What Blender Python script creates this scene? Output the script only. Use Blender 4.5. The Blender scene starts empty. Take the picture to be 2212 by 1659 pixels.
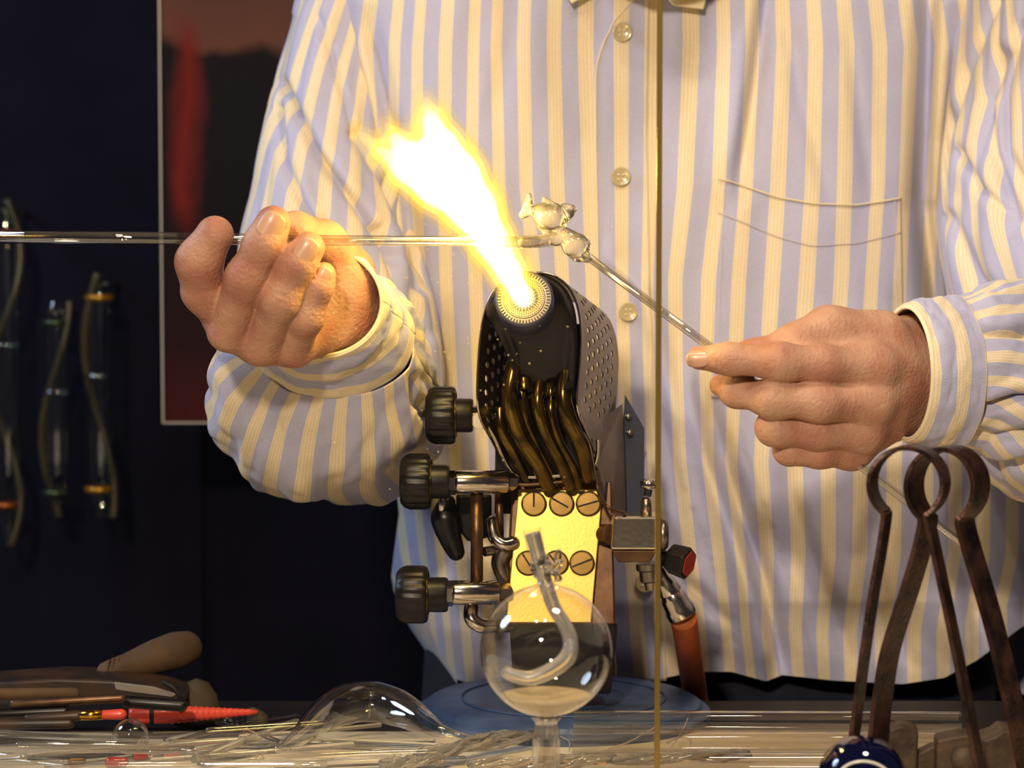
import bpy, bmesh, math, random
import numpy as np
from mathutils import Vector, Matrix, noise
random.seed(4); np.random.seed(4)
V = Vector
PI = math.pi
C = bpy.context.scene.collection
sc = bpy.context.scene
# ------------------------------------------------------------------ camera
F = 5120.0; CAMY = -1.6; CAMZ = 0.35; PITCH = math.radians(3.5)
fw = V((0, math.cos(PITCH), -math.sin(PITCH))); up = V((0, math.sin(PITCH), math.cos(PITCH)))
CAM = V((0, CAMY, CAMZ))
cd = bpy.data.cameras.new('camera'); cam = bpy.data.objects.new('camera', cd); C.objects.link(cam)
cam.location = CAM; cam.rotation_euler = (PI/2 - PITCH, 0, 0)
cd.sensor_width = 36; cd.lens = F/2212*36; cd.clip_start = .05
cd.dof.use_dof = True; cd.dof.focus_distance = 1.56; cd.dof.aperture_fstop = 9
sc.camera = cam
# ------------------------------------------------------------------ world, lights, exposure
w = bpy.data.worlds.new('room_dark'); sc.world = w; w.use_nodes = True
w.node_tree.nodes['Background'].inputs[0].default_value = (.34, .32, .42, 1)
w.node_tree.nodes['Background'].inputs[1].default_value = .10
sc.view_settings.view_transform = 'Standard'; sc.view_settings.look = 'None'
sc.view_settings.gamma = 1; sc.view_settings.exposure = -0.2
sc.view_settings.use_curve_mapping = False
cy = sc.cycles
cy.use_denoising = True; cy.use_adaptive_sampling = True; cy.adaptive_threshold = .02
cy.max_bounces = 14; cy.transmission_bounces = 12; cy.transparent_max_bounces = 24
cy.diffuse_bounces = 3; cy.glossy_bounces = 4; cy.caustics_reflective = False; cy.caustics_refractive = False
cy.sample_clamp_indirect = 6; cy.volume_bounces = 0

def look(o, to):
    o.rotation_euler = (V(to) - o.location).to_track_quat('-Z', 'Y').to_euler()
def area(name, loc, to, size, power, col):
    l = bpy.data.lights.new(name, 'AREA'); l.size = size; l.energy = power; l.color = col; l.shape = 'DISK'
    o = bpy.data.objects.new(name, l); C.objects.link(o); o.location = loc; look(o, to); return o
def point(name, loc, rad, power, col):
    l = bpy.data.lights.new(name, 'POINT'); l.shadow_soft_size = rad; l.energy = power; l.color = col
    o = bpy.data.objects.new(name, l); C.objects.link(o); o.location = loc; return o
WARM = (1, .83, .64)
area('spot_lamp', (-.50, -1.15, 1.75), (.05, .1, .15), .10, 6, WARM)
area('spot_lamp', (-.06, -1.15, 1.75), (.05, .1, .15), .10, 6, WARM)
area('front_lamp', (-.40, -2.5, 1.30), (.15, .2, .25), .16, 62, WARM)
area('side_lamp', (-1.6, .15, 1.2), (-.2, .2, .25), .6, 20, (.55, .72, 1))
area('mat_fill', (.35, -.45, 1.5), (.25, -.02, 0), .25, 8, (1, .84, .66))  # added fill that brightens the mat; stands for no real fixture

def P(px, py, Y):
    d = fw + V((1, 0, 0))*((px-1106)/F) + up*((829.5-py)/F)
    return CAM + d*((Y-CAMY)/d.y)
def M(px, Y=0.0): return px*(Y-CAMY)/F     # pixels -> metres at depth Y

# ------------------------------------------------------------------ materials
def lin(c):
    c = [x/255 for x in c]
    return tuple((x/12.92 if x <= .04045 else ((x+.055)/1.055)**2.4) for x in c)+(1,)
def mat(name, col, rough=.5, metal=0, trans=0, ior=1.45, spec=.5, coat=0, sss=0, noise_amt=0, noise_scale=20, bump=0, bump_scale=200, col2=None, rough2=None):
    m = bpy.data.materials.new(name); m.use_nodes = True
    nt = m.node_tree; b = nt.nodes['Principled BSDF']
    b.inputs['Base Color'].default_value = lin(col); b.inputs['Roughness'].default_value = rough
    b.inputs['Metallic'].default_value = metal; b.inputs['Transmission Weight'].default_value = trans
    b.inputs['IOR'].default_value = ior; b.inputs['Specular IOR Level'].default_value = spec
    b.inputs['Coat Weight'].default_value = coat
    if sss:
        b.inputs['Subsurface Weight'].default_value = sss; b.inputs['Subsurface Radius'].default_value = (.006, .0025, .0012)
        b.inputs['Subsurface Scale'].default_value = 1.0
    tc = nt.nodes.new('ShaderNodeTexCoord')
    if col2:
        n = nt.nodes.new('ShaderNodeTexNoise'); n.inputs['Scale'].default_value = noise_scale; n.inputs['Detail'].default_value = 5
        nt.links.new(tc.outputs['Object'], n.inputs['Vector'])
        r = nt.nodes.new('ShaderNodeValToRGB'); r.color_ramp.elements[0].position = .36; r.color_ramp.elements[1].position = .64
        r.color_ramp.elements[0].color = lin(col); r.color_ramp.elements[1].color = lin(col2)
        nt.links.new(n.outputs[0], r.inputs[0]); nt.links.new(r.outputs[0], b.inputs['Base Color'])
        if rough2 is not None:
            mr = nt.nodes.new('ShaderNodeMapRange'); mr.inputs[3].default_value = rough; mr.inputs[4].default_value = rough2
            nt.links.new(n.outputs[0], mr.inputs[0]); nt.links.new(mr.outputs[0], b.inputs['Roughness'])
    if bump:
        n = nt.nodes.new('ShaderNodeTexNoise'); n.inputs['Scale'].default_value = bump_scale; n.inputs['Detail'].default_value = 3
        nt.links.new(tc.outputs['Object'], n.inputs['Vector'])
        bp = nt.nodes.new('ShaderNodeBump'); bp.inputs['Strength'].default_value = bump; bp.inputs['Distance'].default_value = .001
        nt.links.new(n.outputs[0], bp.inputs['Height']); nt.links.new(bp.outputs[0], b.inputs['Normal'])
    return m
def thin_glass(name, tint=(.97, .97, .95), edge=.85, base=.05, power=3.0):
    m = bpy.data.materials.new(name); m.use_nodes = True; nt = m.node_tree; nt.nodes.clear()
    out = nt.nodes.new('ShaderNodeOutputMaterial'); mix = nt.nodes.new('ShaderNodeMixShader')
    t = nt.nodes.new('ShaderNodeBsdfTransparent'); t.inputs[0].default_value = tint+(1,)
    g = nt.nodes.new('ShaderNodeBsdfGlossy'); g.inputs['Roughness'].default_value = .02; g.inputs[0].default_value = (1, 1, 1, 1)
    lw = nt.nodes.new('ShaderNodeLayerWeight'); lw.inputs[0].default_value = .5
    pw = nt.nodes.new('ShaderNodeMath'); pw.operation = 'POWER'; pw.inputs[1].default_value = power
    ma = nt.nodes.new('ShaderNodeMath'); ma.operation = 'MULTIPLY_ADD'; ma.inputs[1].default_value = edge; ma.inputs[2].default_value = base
    nt.links.new(lw.outputs['Facing'], pw.inputs[0]); nt.links.new(pw.outputs[0], ma.inputs[0]); nt.links.new(ma.outputs[0], mix.inputs[0])
    nt.links.new(t.outputs[0], mix.inputs[1]); nt.links.new(g.outputs[0], mix.inputs[2]); nt.links.new(mix.outputs[0], out.inputs[0])
    return m
def stripe_mat(name):
    m = bpy.data.materials.new(name); m.use_nodes = True; nt = m.node_tree; b = nt.nodes['Principled BSDF']; L = nt.links.new
    b.inputs['Roughness'].default_value = .85; b.inputs['Specular IOR Level'].default_value = .25; b.inputs['Sheen Weight'].default_value = .15
    uv = nt.nodes.new('ShaderNodeUVMap'); sp = nt.nodes.new('ShaderNodeSeparateXYZ'); L(uv.outputs[0], sp.inputs[0])
    fr = nt.nodes.new('ShaderNodeMath'); fr.operation = 'FRACT'; L(sp.outputs[0], fr.inputs[0])
    r = nt.nodes.new('ShaderNodeValToRGB'); cr = r.color_ramp
    blue, cream, dk = lin((178, 177, 204)), lin((232, 216, 186)), lin((218, 199, 164))
    stops = [(0, cream), (.05, dk), (.10, cream), (.17, dk), (.215, cream), (.235, blue), (.765, blue), (.785, cream), (.83, dk), (.90, cream), (.95, dk)]
    cr.elements[0].position = 0; cr.elements[0].color = stops[0][1]
    cr.elements[1].position = 1; cr.elements[1].color = cream
    for p, c in stops[1:]:
        e = cr.elements.new(p); e.color = c
    L(fr.outputs[0], r.inputs[0])
    tc = nt.nodes.new('ShaderNodeTexCoord')
    n2 = nt.nodes.new('ShaderNodeTexNoise'); n2.inputs['Scale'].default_value = 900; n2.inputs['Detail'].default_value = 1
    L(tc.outputs['Object'], n2.inputs['Vector'])
    mx = nt.nodes.new('ShaderNodeMix'); mx.data_type = 'RGBA'; mx.blend_type = 'MULTIPLY'; mx.inputs[0].default_value = .25
    L(r.outputs[0], mx.inputs[6])
    mr = nt.nodes.new('ShaderNodeMapRange'); mr.inputs[1].default_value = .3; mr.inputs[2].default_value = .7; mr.inputs[3].default_value = .7; mr.inputs[4].default_value = 1.1
    L(n2.outputs[0], mr.inputs[0]); L(mr.outputs[0], mx.inputs[7]); L(mx.outputs[2], b.inputs['Base Color'])
    bp = nt.nodes.new('ShaderNodeBump'); bp.inputs['Strength'].default_value = .35; bp.inputs['Distance'].default_value = .0006
    L(n2.outputs[0], bp.inputs['Height']); L(bp.outputs[0], b.inputs['Normal'])
    return m
def flame_mat(name, col, e, blue_absorb=0):
    m = bpy.data.materials.new(name); m.use_nodes = True; nt = m.node_tree; nt.nodes.clear()
    out = nt.nodes.new('ShaderNodeOutputMaterial'); em = nt.nodes.new('ShaderNodeEmission')
    em.inputs[0].default_value = col+(1,); em.inputs[1].default_value = e
    ab = nt.nodes.new('ShaderNodeVolumeAbsorption'); ab.inputs[0].default_value = (1, .9, .05, 1); ab.inputs[1].default_value = blue_absorb  # blue absorption added only to make the flame's glow yellower
    ad = nt.nodes.new('ShaderNodeAddShader'); nt.links.new(em.outputs[0], ad.inputs[0]); nt.links.new(ab.outputs[0], ad.inputs[1])
    nt.links.new(ad.outputs[0] if blue_absorb else em.outputs[0], out.inputs['Volume']); return m

MT = dict(
    shirt=stripe_mat('striped_cotton'),
    skin=mat('skin', (194, 150, 122), .5, sss=.12, col2=(174, 118, 96), noise_scale=38, bump=.8, bump_scale=420, spec=.4),
    nail=mat('nail', (206, 160, 130), .32, coat=.25),
    blackmetal=mat('black_enamel', (17, 14, 12), .34, spec=.5),
    bakelite=mat('black_knob', (16, 13, 11), .38, spec=.4, col2=(24, 18, 14), noise_scale=60),
    chrome=mat('chrome', (200, 190, 178), .16, metal=1),
    steel=mat('brushed_steel', (150, 140, 128), .32, metal=1, col2=(120, 108, 96), noise_scale=90),
    plate=mat('brass_plate', (212, 178, 86), .33, metal=.6, spec=.6, bump=.04, bump_scale=500),
    screwm=mat('screw_brass', (205, 165, 95), .3, metal=.85),
    copper=mat('brown_metal', (112, 84, 60), .38, metal=.8, col2=(84, 60, 44), noise_scale=60),
    brass=mat('brass_tube', (128, 104, 44), .2, metal=.9, col2=(64, 50, 26), noise_scale=50),
    nozzle=mat('nozzle_steel', (96, 98, 122), .4, metal=.8),
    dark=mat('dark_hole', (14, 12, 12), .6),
    greyplate=mat('grey_sheet', (104, 98, 98), .45, metal=.6, col2=(88, 82, 82), noise_scale=30),
    shroud=mat('shroud_steel', (120, 104, 94), .3, metal=.85, col2=(92, 80, 72), noise_scale=40),
    bluebase=mat('blue_painted_base', (64, 84, 116), .42, col2=(52, 68, 98), noise_scale=35, bump=.6, bump_scale=140),
    hose=mat('orange_rubber', (176, 88, 40), .55, col2=(150, 72, 34), noise_scale=30),
    redknob=mat('red_plastic', (150, 44, 30), .4),
    glass=mat('clear_glass', (250, 250, 246), .0, trans=1, ior=1.47),
    bright=mat('bright_glass', (250, 242, 226), .03, trans=.86, ior=1.45, coat=.4),
    tubeglass=thin_glass('tube_glass', tint=(.93, .91, .87), base=.12, edge=.85, power=1.8),
    hazyglass=mat('frosted_glass', (225, 222, 214), .25, trans=.75, ior=1.45),
    thin=thin_glass('thin_glass', tint=(.95, .94, .92), base=.045, edge=.85, power=2.6),
    pane=thin_glass('pane_glass', tint=(.985, .98, .965), base=.018, edge=.5, power=5),
    dimglass=thin_glass('dim_glass', tint=(.86, .9, .86), base=.10, edge=.9, power=2.0),
    paneedge=mat('acrylic_edge', (150, 124, 60), .2, trans=.3, metal=.4),
    mat_=mat('white_bench_mat', (226, 212, 184), .38, col2=(206, 190, 160), noise_scale=9, bump=.2, bump_scale=60),
    darkwood=mat('dark_bench', (34, 23, 17), .55, col2=(22, 15, 12), noise_scale=12),
    wall=mat('dark_wall', (19, 17, 30), .95, spec=.1, col2=(13, 12, 24), noise_scale=5),
    floor=mat('floor_dark', (40, 34, 32), .7),
    trousers=mat('navy_denim', (22, 24, 40), .85, col2=(16, 17, 30), noise_scale=50, bump=.5, bump_scale=500),
    belt=mat('black_leather', (16, 14, 14), .45),
    rust=mat('rusty_iron', (86, 58, 46), .45, metal=.6, col2=(42, 29, 28), noise_scale=70, bump=.6, bump_scale=300, rough2=.35),
    iron=mat('cast_iron', (88, 70, 50), .6, metal=.3, col2=(56, 44, 34), noise_scale=60, bump=.8, bump_scale=200),
    blueglass=mat('cobalt_glass', (5, 8, 40), .03, coat=1, spec=.8),
    button=mat('pearl_button', (222, 204, 160), .15, trans=.35, coat=.6),
    cork=mat('worn_wood', (98, 72, 42), .7, col2=(80, 58, 34), noise_scale=45),
    lump=mat('brown_felt', (80, 68, 44), .8, col2=(64, 54, 36), noise_scale=45),
    leather=mat('dark_tool', (38, 32, 28), .4, col2=(70, 46, 28), noise_scale=25),
    greylabel=mat('grey_label', (136, 126, 116), .5),
    red=mat('coral_plastic', (222, 74, 56), .35, coat=.3),
    amber=mat('amber_glass', (240, 168, 60), .05, trans=.7, ior=1.5),
    redglass=mat('red_glass', (190, 34, 24), .05, trans=.4, ior=1.5),
    gold=mat('brass_tip', (214, 160, 60), .18, metal=1),
    thread=mat('stitch_thread', (236, 226, 210), .8),
)

# ------------------------------------------------------------------ mesh helpers
def link(name, me, m=None, parent=None, smooth=True):
    o = bpy.data.objects.new(name, me); C.objects.link(o)
    if m is not None: me.materials.append(m)
    if smooth: me.shade_smooth()
    if parent is not None: o.parent = parent
    return o
def mesh(name, vs, fs, m=None, parent=None, uvs=None, smooth=True):
    me = bpy.data.meshes.new(name); me.from_pydata([tuple(v) for v in vs], [], [tuple(int(i) for i in f) for f in fs]); me.update()
    if uvs is not None:
        ul = me.uv_layers.new(name='UVMap'); li = np.empty(len(me.loops), dtype=np.int32); me.loops.foreach_get('vertex_index', li)
        ul.data.foreach_set('uv', np.asarray(uvs, dtype=np.float32)[li].ravel())
    return link(name, me, m, parent, smooth)
def tag(o, label=None, cat=None, group=None, kind=None):
    if label: o['label'] = label
    if cat: o['category'] = cat
    if group: o['group'] = group
    if kind: o['kind'] = kind
    return o
def empty(name, loc=(0, 0, 0)):
    o = bpy.data.objects.new(name, None); C.objects.link(o); o.location = loc; o.empty_display_size = .02; return o
def adopt(root, objs=None):
    bpy.context.view_layer.update()
def keep(root):
    """put the Empty at its place while parts keep their world coordinates"""
    for ch in root.children:
        ch.matrix_parent_inverse = Matrix.Translation(-V(root.location))
class MB:
    def __init__(s): s.v = []; s.f = []
    def add(s, vs, fs):
        n = len(s.v); s.v += [tuple(v) for v in vs]; s.f += [tuple(i+n for i in f) for f in fs]
    def build(s, name, m, parent=None, smooth=True): return mesh(name, s.v, s.f, m, parent, smooth=smooth)
def frames(pts):
    pts = [V(p) for p in pts]; n = len(pts); T = []
    for i in range(n):
        t = (pts[min(i+1, n-1)]-pts[max(i-1, 0)]).normalized(); T.append(t)
    a = V((0, 0, 1)) if abs(T[0].z) < .8 else V((1, 0, 0))
    u = (a - T[0]*a.dot(T[0])).normalized(); out = []
    for t in T:
        u = (u - t*u.dot(t)).normalized(); out.append((t, u, t.cross(u)))
    return out
def tube(pts, rads, n=16, cap=True, dome=False):
    if not hasattr(rads, '__len__'): rads = [rads]*len(pts)
    pts = [V(p) for p in pts]; rads = list(rads); fr = frames(pts)
    if dome:
        k = 4; P0 = []; R0 = []; T0 = []
        for j in range(k):
            a = PI/2*(1-j/k); P0.append(pts[0]-fr[0][0]*rads[0]*math.sin(a)); R0.append(max(rads[0]*math.cos(a), 1e-5)); T0.append(fr[0])
        P1 = []; R1 = []; T1 = []
        for j in range(1, k+1):
            a = PI/2*j/k; P1.append(pts[-1]+fr[-1][0]*rads[-1]*math.sin(a)); R1.append(max(rads[-1]*math.cos(a), 1e-5)); T1.append(fr[-1])
        pts = P0+pts+P1; rads = R0+rads+R1; fr = T0+fr+T1
    vs = []; fs = []
    for p, r, (t, u, b) in zip(pts, rads, fr):
        for j in range(n):
            a = 2*PI*j/n; vs.append(p+(u*math.cos(a)+b*math.sin(a))*r)
    for i in range(len(pts)-1):
        for j in range(n):
            k = (j+1) % n; fs.append((i*n+j, i*n+k, (i+1)*n+k, (i+1)*n+j))
    if cap: fs.append(tuple(range(n-1, -1, -1))); fs.append(tuple((len(pts)-1)*n+j for j in range(n)))
    return vs, fs
def smoothpath(pts, k=6):
    """Catmull-Rom through 3D points"""
    pts = [V(p) for p in pts]; out = []
    for i in range(len(pts)-1):
        p0 = pts[max(i-1, 0)]; p1 = pts[i]; p2 = pts[i+1]; p3 = pts[min(i+2, len(pts)-1)]
        for j in range(k):
            t = j/k; out.append(.5*((2*p1)+(p2-p0)*t+(2*p0-5*p1+4*p2-p3)*t*t+(3*p1-p0-3*p2+p3)*t**3))
    out.append(pts[-1]); return out
def lathe(o, ax, prof, n=32, ribs=0, ribd=0.0, close=True):
    """profile [(h, r)] around axis ax from o; ribs only cut the outer radius"""
    ax = V(ax).normalized(); a = V((0, 0, 1)) if abs(ax.z) < .8 else V((1, 0, 0))
    u = (a-ax*a.dot(ax)).normalized(); b = ax.cross(u); vs = []; fs = []; rm = max(p[1] for p in prof)
    for h, r in prof:
        for j in range(n):
            t = 2*PI*j/n; rr = r
            if ribs and r > rm*.93: rr = r*(1-ribd*(.5+.5*math.cos(ribs*t))**2)
            vs.append(V(o)+ax*h+(u*math.cos(t)+b*math.sin(t))*max(rr, 1e-5))
    for i in range(len(prof)-1):
        for j in range(n):
            k = (j+1) % n; fs.append((i*n+j, i*n+k, (i+1)*n+k, (i+1)*n+j))
    return vs, fs
def box(c, ex, ey, ez):
    c, ex, ey, ez = V(c), V(ex), V(ey), V(ez)
    vs = [c+ex*sx+ey*sy+ez*sz for sx in (-1, 1) for sy in (-1, 1) for sz in (-1, 1)]
    return vs, [(0, 1, 3, 2), (4, 6, 7, 5), (0, 4, 5, 1), (2, 3, 7, 6), (0, 2, 6, 4), (1, 5, 7, 3)]
def obj(name, vf, m, parent=None, smooth=True, bevel=0, solid=0, auto=None):
    o = mesh(name, vf[0], vf[1], m, parent, smooth=smooth)
    bm = bmesh.new(); bm.from_mesh(o.data); bmesh.ops.recalc_face_normals(bm, faces=bm.faces); bm.to_mesh(o.data); bm.free()
    if solid:
        q = o.modifiers.new('thick', 'SOLIDIFY'); q.thickness = solid; q.offset = 0
    if bevel:
        q = o.modifiers.new('bevel', 'BEVEL'); q.width = bevel; q.segments = 2; q.limit_method = 'ANGLE'
    if auto is not None: o.data.set_sharp_from_angle(angle=math.radians(auto))
    return o
def interp(x, xs, ys): return float(np.interp(x, xs, ys))

# --- signed distance modelling
def sd_cap(Q, a, b, ra, rb):
    a = np.array(a, dtype=np.float32); b = np.array(b, dtype=np.float32); ab = b-a
    pa = Q-a; t = np.clip(pa@ab/max(float(ab@ab), 1e-12), 0, 1)
    d = pa-t[..., None]*ab
    return np.sqrt((d*d).sum(-1))-(ra+(rb-ra)*t), t
def sd_ell(Q, c, r):
    c = np.array(c, dtype=np.float32); r = np.array(r, dtype=np.float32)
    k = (Q-c)/r; k0 = np.sqrt((k*k).sum(-1))+1e-6; k1 = np.sqrt(((k/r)**2).sum(-1))+1e-6
    return k0*(k0-1)/k1
def smin(a, b, k):
    h = np.clip(.5+.5*(b-a)/k, 0, 1); return b+(a-b)*h-k*h*(1-h)
def grid(lo, hi, h):
    ax = [np.arange(lo[i], hi[i]+h, h, dtype=np.float32) for i in range(3)]
    return np.stack(np.meshgrid(*ax, indexing='ij'), -1)
def nets(S, lo, h):
    n = S.shape; ins = S < 0
    cs = tuple(k-1 for k in n); acc = np.zeros(cs+(3,), dtype=np.float32); cnt = np.zeros(cs, dtype=np.float32)
    offs = [(i, j, k) for i in (0, 1) for j in (0, 1) for k in (0, 1)]
    def sub(A, o): return A[o[0]:o[0]+cs[0], o[1]:o[1]+cs[1], o[2]:o[2]+cs[2]]
    for o in offs:
        for ax in range(3):
            if o[ax] == 0:
                q = list(o); q[ax] = 1
                a = sub(S, o); b = sub(S, q); cr = (a < 0) != (b < 0)
                t = np.where(cr, a/np.where(cr, a-b, 1), 0)
                for c in range(3): acc[..., c] += np.where(cr, o[c]+(t if c == ax else 0), 0)
                cnt += cr
    act = cnt > 0; idx = -np.ones(cs, dtype=np.int64); idx[act] = np.arange(act.sum())
    ijk = np.argwhere(act); vs = (ijk+acc[act]/cnt[act][:, None])*h+np.array(lo)
    fs = []
    for ax in range(3):
        sl0 = [slice(1, -1)]*3; sl1 = [slice(1, -1)]*3; sl0[ax] = slice(0, -1); sl1[ax] = slice(1, None)
        a = ins[tuple(sl0)]; b = ins[tuple(sl1)]; e = np.argwhere(a != b)
        if len(e) == 0: continue
        flip = a[tuple(e.T)]
        base = e.copy()
        for c in range(3):
            if c != ax: base[:, c] += 1
        o1, o2 = [c for c in range(3) if c != ax]
        def g(d1, d2):
            q = base.copy(); q[:, o1] -= d1; q[:, o2] -= d2; return idx[tuple(q.T)]
        A, B, Cc, D = g(1, 1), g(0, 1), g(0, 0), g(1, 0)
        qd = np.stack([A, B, Cc, D], 1)
        if ax == 1: qd = qd[:, ::-1]
        qd = np.where(flip[:, None], qd, qd[:, ::-1]); fs.append(qd)
    return vs, np.concatenate(fs)

# ================================================================== SETTING
def slab(name, lo, hi, m, kind='structure'):
    c = [(a+b)/2 for a, b in zip(lo, hi)]; e = [(b-a)/2 for a, b in zip(lo, hi)]
    o = obj(name, box(c, (e[0], 0, 0), (0, e[1], 0), (0, 0, e[2])), m, smooth=False); o['kind'] = kind; return o
slab('floor', (-3, -3.5, -1.02), (3, 1.3, -1.0), MT['floor'])
slab('wall_back', (-3, 1.2, -1), (3, 1.3, 2.4), MT['wall'])
# cladding seam on the dark wall
x0 = P(428, 0, 1.19).x
slab('trim_1', (x0-.002, 1.192, -1), (x0+.002, 1.2, 2.4), mat('seam_dark', (6, 6, 10), .95, spec=.05))
# bench
bench = empty('workbench', (0, -.1, -1))
top = obj('bench_top', box((0, -.17, -.0166), (1.0, 0, 0), (0, .37, 0), (0, 0, .0135)), MT['darkwood'], bench, smooth=False, bevel=.003)
for sx in (-.9, .9):
    for yy in (-.48, .18):
        obj('leg', box((sx, yy, -.5285), (.03, 0, 0), (0, .03, 0), (0, 0, .4715)), MT['darkwood'], bench, smooth=False)
keep(bench); tag(bench, 'dark wooden workbench under the white mat, its back edge near the man', 'workbench')
mt = obj('bench_mat', box((0, -.235, -.0015), (.95, 0, 0), (0, .305, 0), (0, 0, .0015)), MT['mat_'], smooth=False, bevel=.0008)
tag(mt, 'cream white mat covering the front of the dark workbench', 'mat')

# ================================================================== BACKGROUND
def poster():
    m = bpy.data.materials.new('painted_poster'); m.use_nodes = True; nt = m.node_tree; b = nt.nodes['Principled BSDF']; L = nt.links.new
    b.inputs['Roughness'].default_value = .7; b.inputs['Specular IOR Level'].default_value = .12
    uv = nt.nodes.new('ShaderNodeUVMap'); n = nt.nodes.new('ShaderNodeTexNoise'); n.inputs['Scale'].default_value = 3.2; n.inputs['Detail'].default_value = 6
    L(uv.outputs[0], n.inputs['Vector'])
    vm = nt.nodes.new('ShaderNodeVectorMath'); vm.operation = 'MULTIPLY_ADD'; vm.inputs[1].default_value = (.16, .16, 0)
    L(n.outputs['Color'], vm.inputs[0]); L(uv.outputs[0], vm.inputs[2])
    sp = nt.nodes.new('ShaderNodeSeparateXYZ'); L(vm.outputs[0], sp.inputs[0])
    r = nt.nodes.new('ShaderNodeValToRGB'); cr = r.color_ramp      # bottom to top of the picture
    cr.elements[0].position = .05; cr.elements[0].color = lin((70, 16, 10)); cr.elements[1].position = 1.0; cr.elements[1].color = lin((104, 64, 52))
    for p, c in ((.22, (34, 9, 8)), (.45, (14, 6, 10)), (.70, (18, 12, 14)), (.765, (18, 11, 10)), (.79, (96, 58, 44)), (.9, (84, 50, 40))):
        e = cr.elements.new(p); e.color = lin(c)
    L(sp.outputs[1], r.inputs[0])
    r2 = nt.nodes.new('ShaderNodeValToRGB'); c2 = r2.color_ramp; c2.elements[0].position = .10; c2.elements[0].color = (0, 0, 0, 1); c2.elements[1].position = .2; c2.elements[1].color = (0, 0, 0, 1)
    e = c2.elements.new(.15); e.color = (1, 1, 1, 1)
    L(sp.outputs[0], r2.inputs[0])
    r3 = nt.nodes.new('ShaderNodeValToRGB'); c3 = r3.color_ramp; c3.elements[0].position = .40; c3.elements[1].position = .5
    e = c3.elements.new(.78); e.color = (1, 1, 1, 1); e = c3.elements.new(.84); e.color = (0, 0, 0, 1); L(sp.outputs[1], r3.inputs[0])
    mu = nt.nodes.new('ShaderNodeMath'); mu.operation = 'MULTIPLY'; L(r2.outputs[0], mu.inputs[0]); L(r3.outputs[0], mu.inputs[1])
    mx = nt.nodes.new('ShaderNodeMix'); mx.data_type = 'RGBA'; L(mu.outputs[0], mx.inputs[0]); L(r.outputs[0], mx.inputs[6]); mx.inputs[7].default_value = lin((110, 26, 16))
    L(mx.outputs[2], b.inputs['Base Color'])
    Y = .9; a = P(342, -260, Y); c = P(1150, 913, Y)
    t = .004
    root = empty('wall_picture', ((a.x+c.x)/2, Y, c.z))
    vs = [(a.x, Y, c.z), (c.x, Y, c.z), (c.x, Y, a.z), (a.x, Y, a.z)]
    vs += [(x, Y+t, z) for x, _, z in vs]
    fs = [(0, 1, 2, 3), (7, 6, 5, 4), (0, 4, 5, 1), (1, 5, 6, 2), (2, 6, 7, 3), (3, 7, 4, 0)]
    mesh('picture_sheet', vs, fs, m, root, uvs=[(0, 0), (1, 0), (1, 1), (0, 1)]*2, smooth=False)
    e = mat('picture_rim', (190, 180, 160), .3)
    q = .0008
    for nm, lo, hi in (('rim', (a.x-q, Y-.002, c.z-q), (a.x+q, Y+t, a.z)), ('rim', (a.x, Y-.002, c.z-q), (c.x, Y+t, c.z+q))):
        cc = [(i+j)/2 for i, j in zip(lo, hi)]; ee = [(j-i)/2 for i, j in zip(lo, hi)]
        obj(nm, box(cc, (ee[0], 0, 0), (0, ee[1], 0), (0, 0, ee[2])), e, root, smooth=False)
    for xx in (a.x+.03, c.x-.03):
        obj('stand_off', tube([(xx, Y+t, a.z-.05), (xx, 1.2, a.z-.05)], .004, 10), MT['steel'], root)
    keep(root); tag(root, 'dark reddish brown picture with thin pale rim on the back wall', 'picture')
poster()
HAZE = mat('coil_glass', (92, 82, 48), .35, trans=.6)
def condenser(cx, y0, y1, hw, ph, amber, label, coil=True):
    """glass condenser hanging on the dark wall: jacket, wavy inner tube, collars coloured as highlights"""
    Y = 1.08; root = empty('glass_condenser', P(cx, y1, Y))
    zt, zb = P(cx, y0, Y), P(cx, y1, Y); r = M(hw, Y)
    prof = []
    for k in range(40):
        t = k/39; rr = r*(1 if .14 < t < .86 else .5+.5*math.sin(PI/2*min(1, (t if t < .5 else 1-t)/.14)))
        prof.append((-(zt-zb).length*t, rr))
    obj('jacket', lathe(zt, (0, 0, 1), prof, 20), MT['dimglass'], root)
    pts = []
    for k in range(70):
        t = k/69; a = ph+t*(9 if coil else 5)
        pts.append(P(cx, y0+(y1-y0)*t, Y)+V((math.sin(a)*r*1.25, math.cos(a)*r*.5, 0)))
    obj('coil', tube(pts, r*.34, 10), HAZE, root)
    for t in (.1, .42, .88):  # upper and lower collars carry painted highlights of the glass
        c = P(cx, y0+(y1-y0)*t, Y)
        obj('collar', lathe(c, (0, 0, 1), [(-.004, r*1.02), (-.002, r*1.25), (.002, r*1.25), (.004, r*1.02)], 20), MT['dimglass'] if t == .42 else mat('amber_glint', amber, .3, metal=.6), root)
    c = P(cx, y0+30, Y)
    obj('wall_hook', tube([c, V((c.x, 1.2, c.z))], .003, 8), MT['steel'], root)
    keep(root); tag(root, label, 'glassware')
condenser(12, 430, 1180, 26, 0, (150, 80, 24), 'glass condenser with painted amber highlights at far left edge of dark wall')
condenser(120, 650, 1120, 24, 1.5, (60, 70, 50), 'shorter dim glass condenser with curled tube on dark wall, middle of three', False)
condenser(215, 590, 1120, 26, 3.2, (170, 120, 30), 'dim glass condenser with snaking tube on dark wall, nearest the picture', False)
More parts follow.
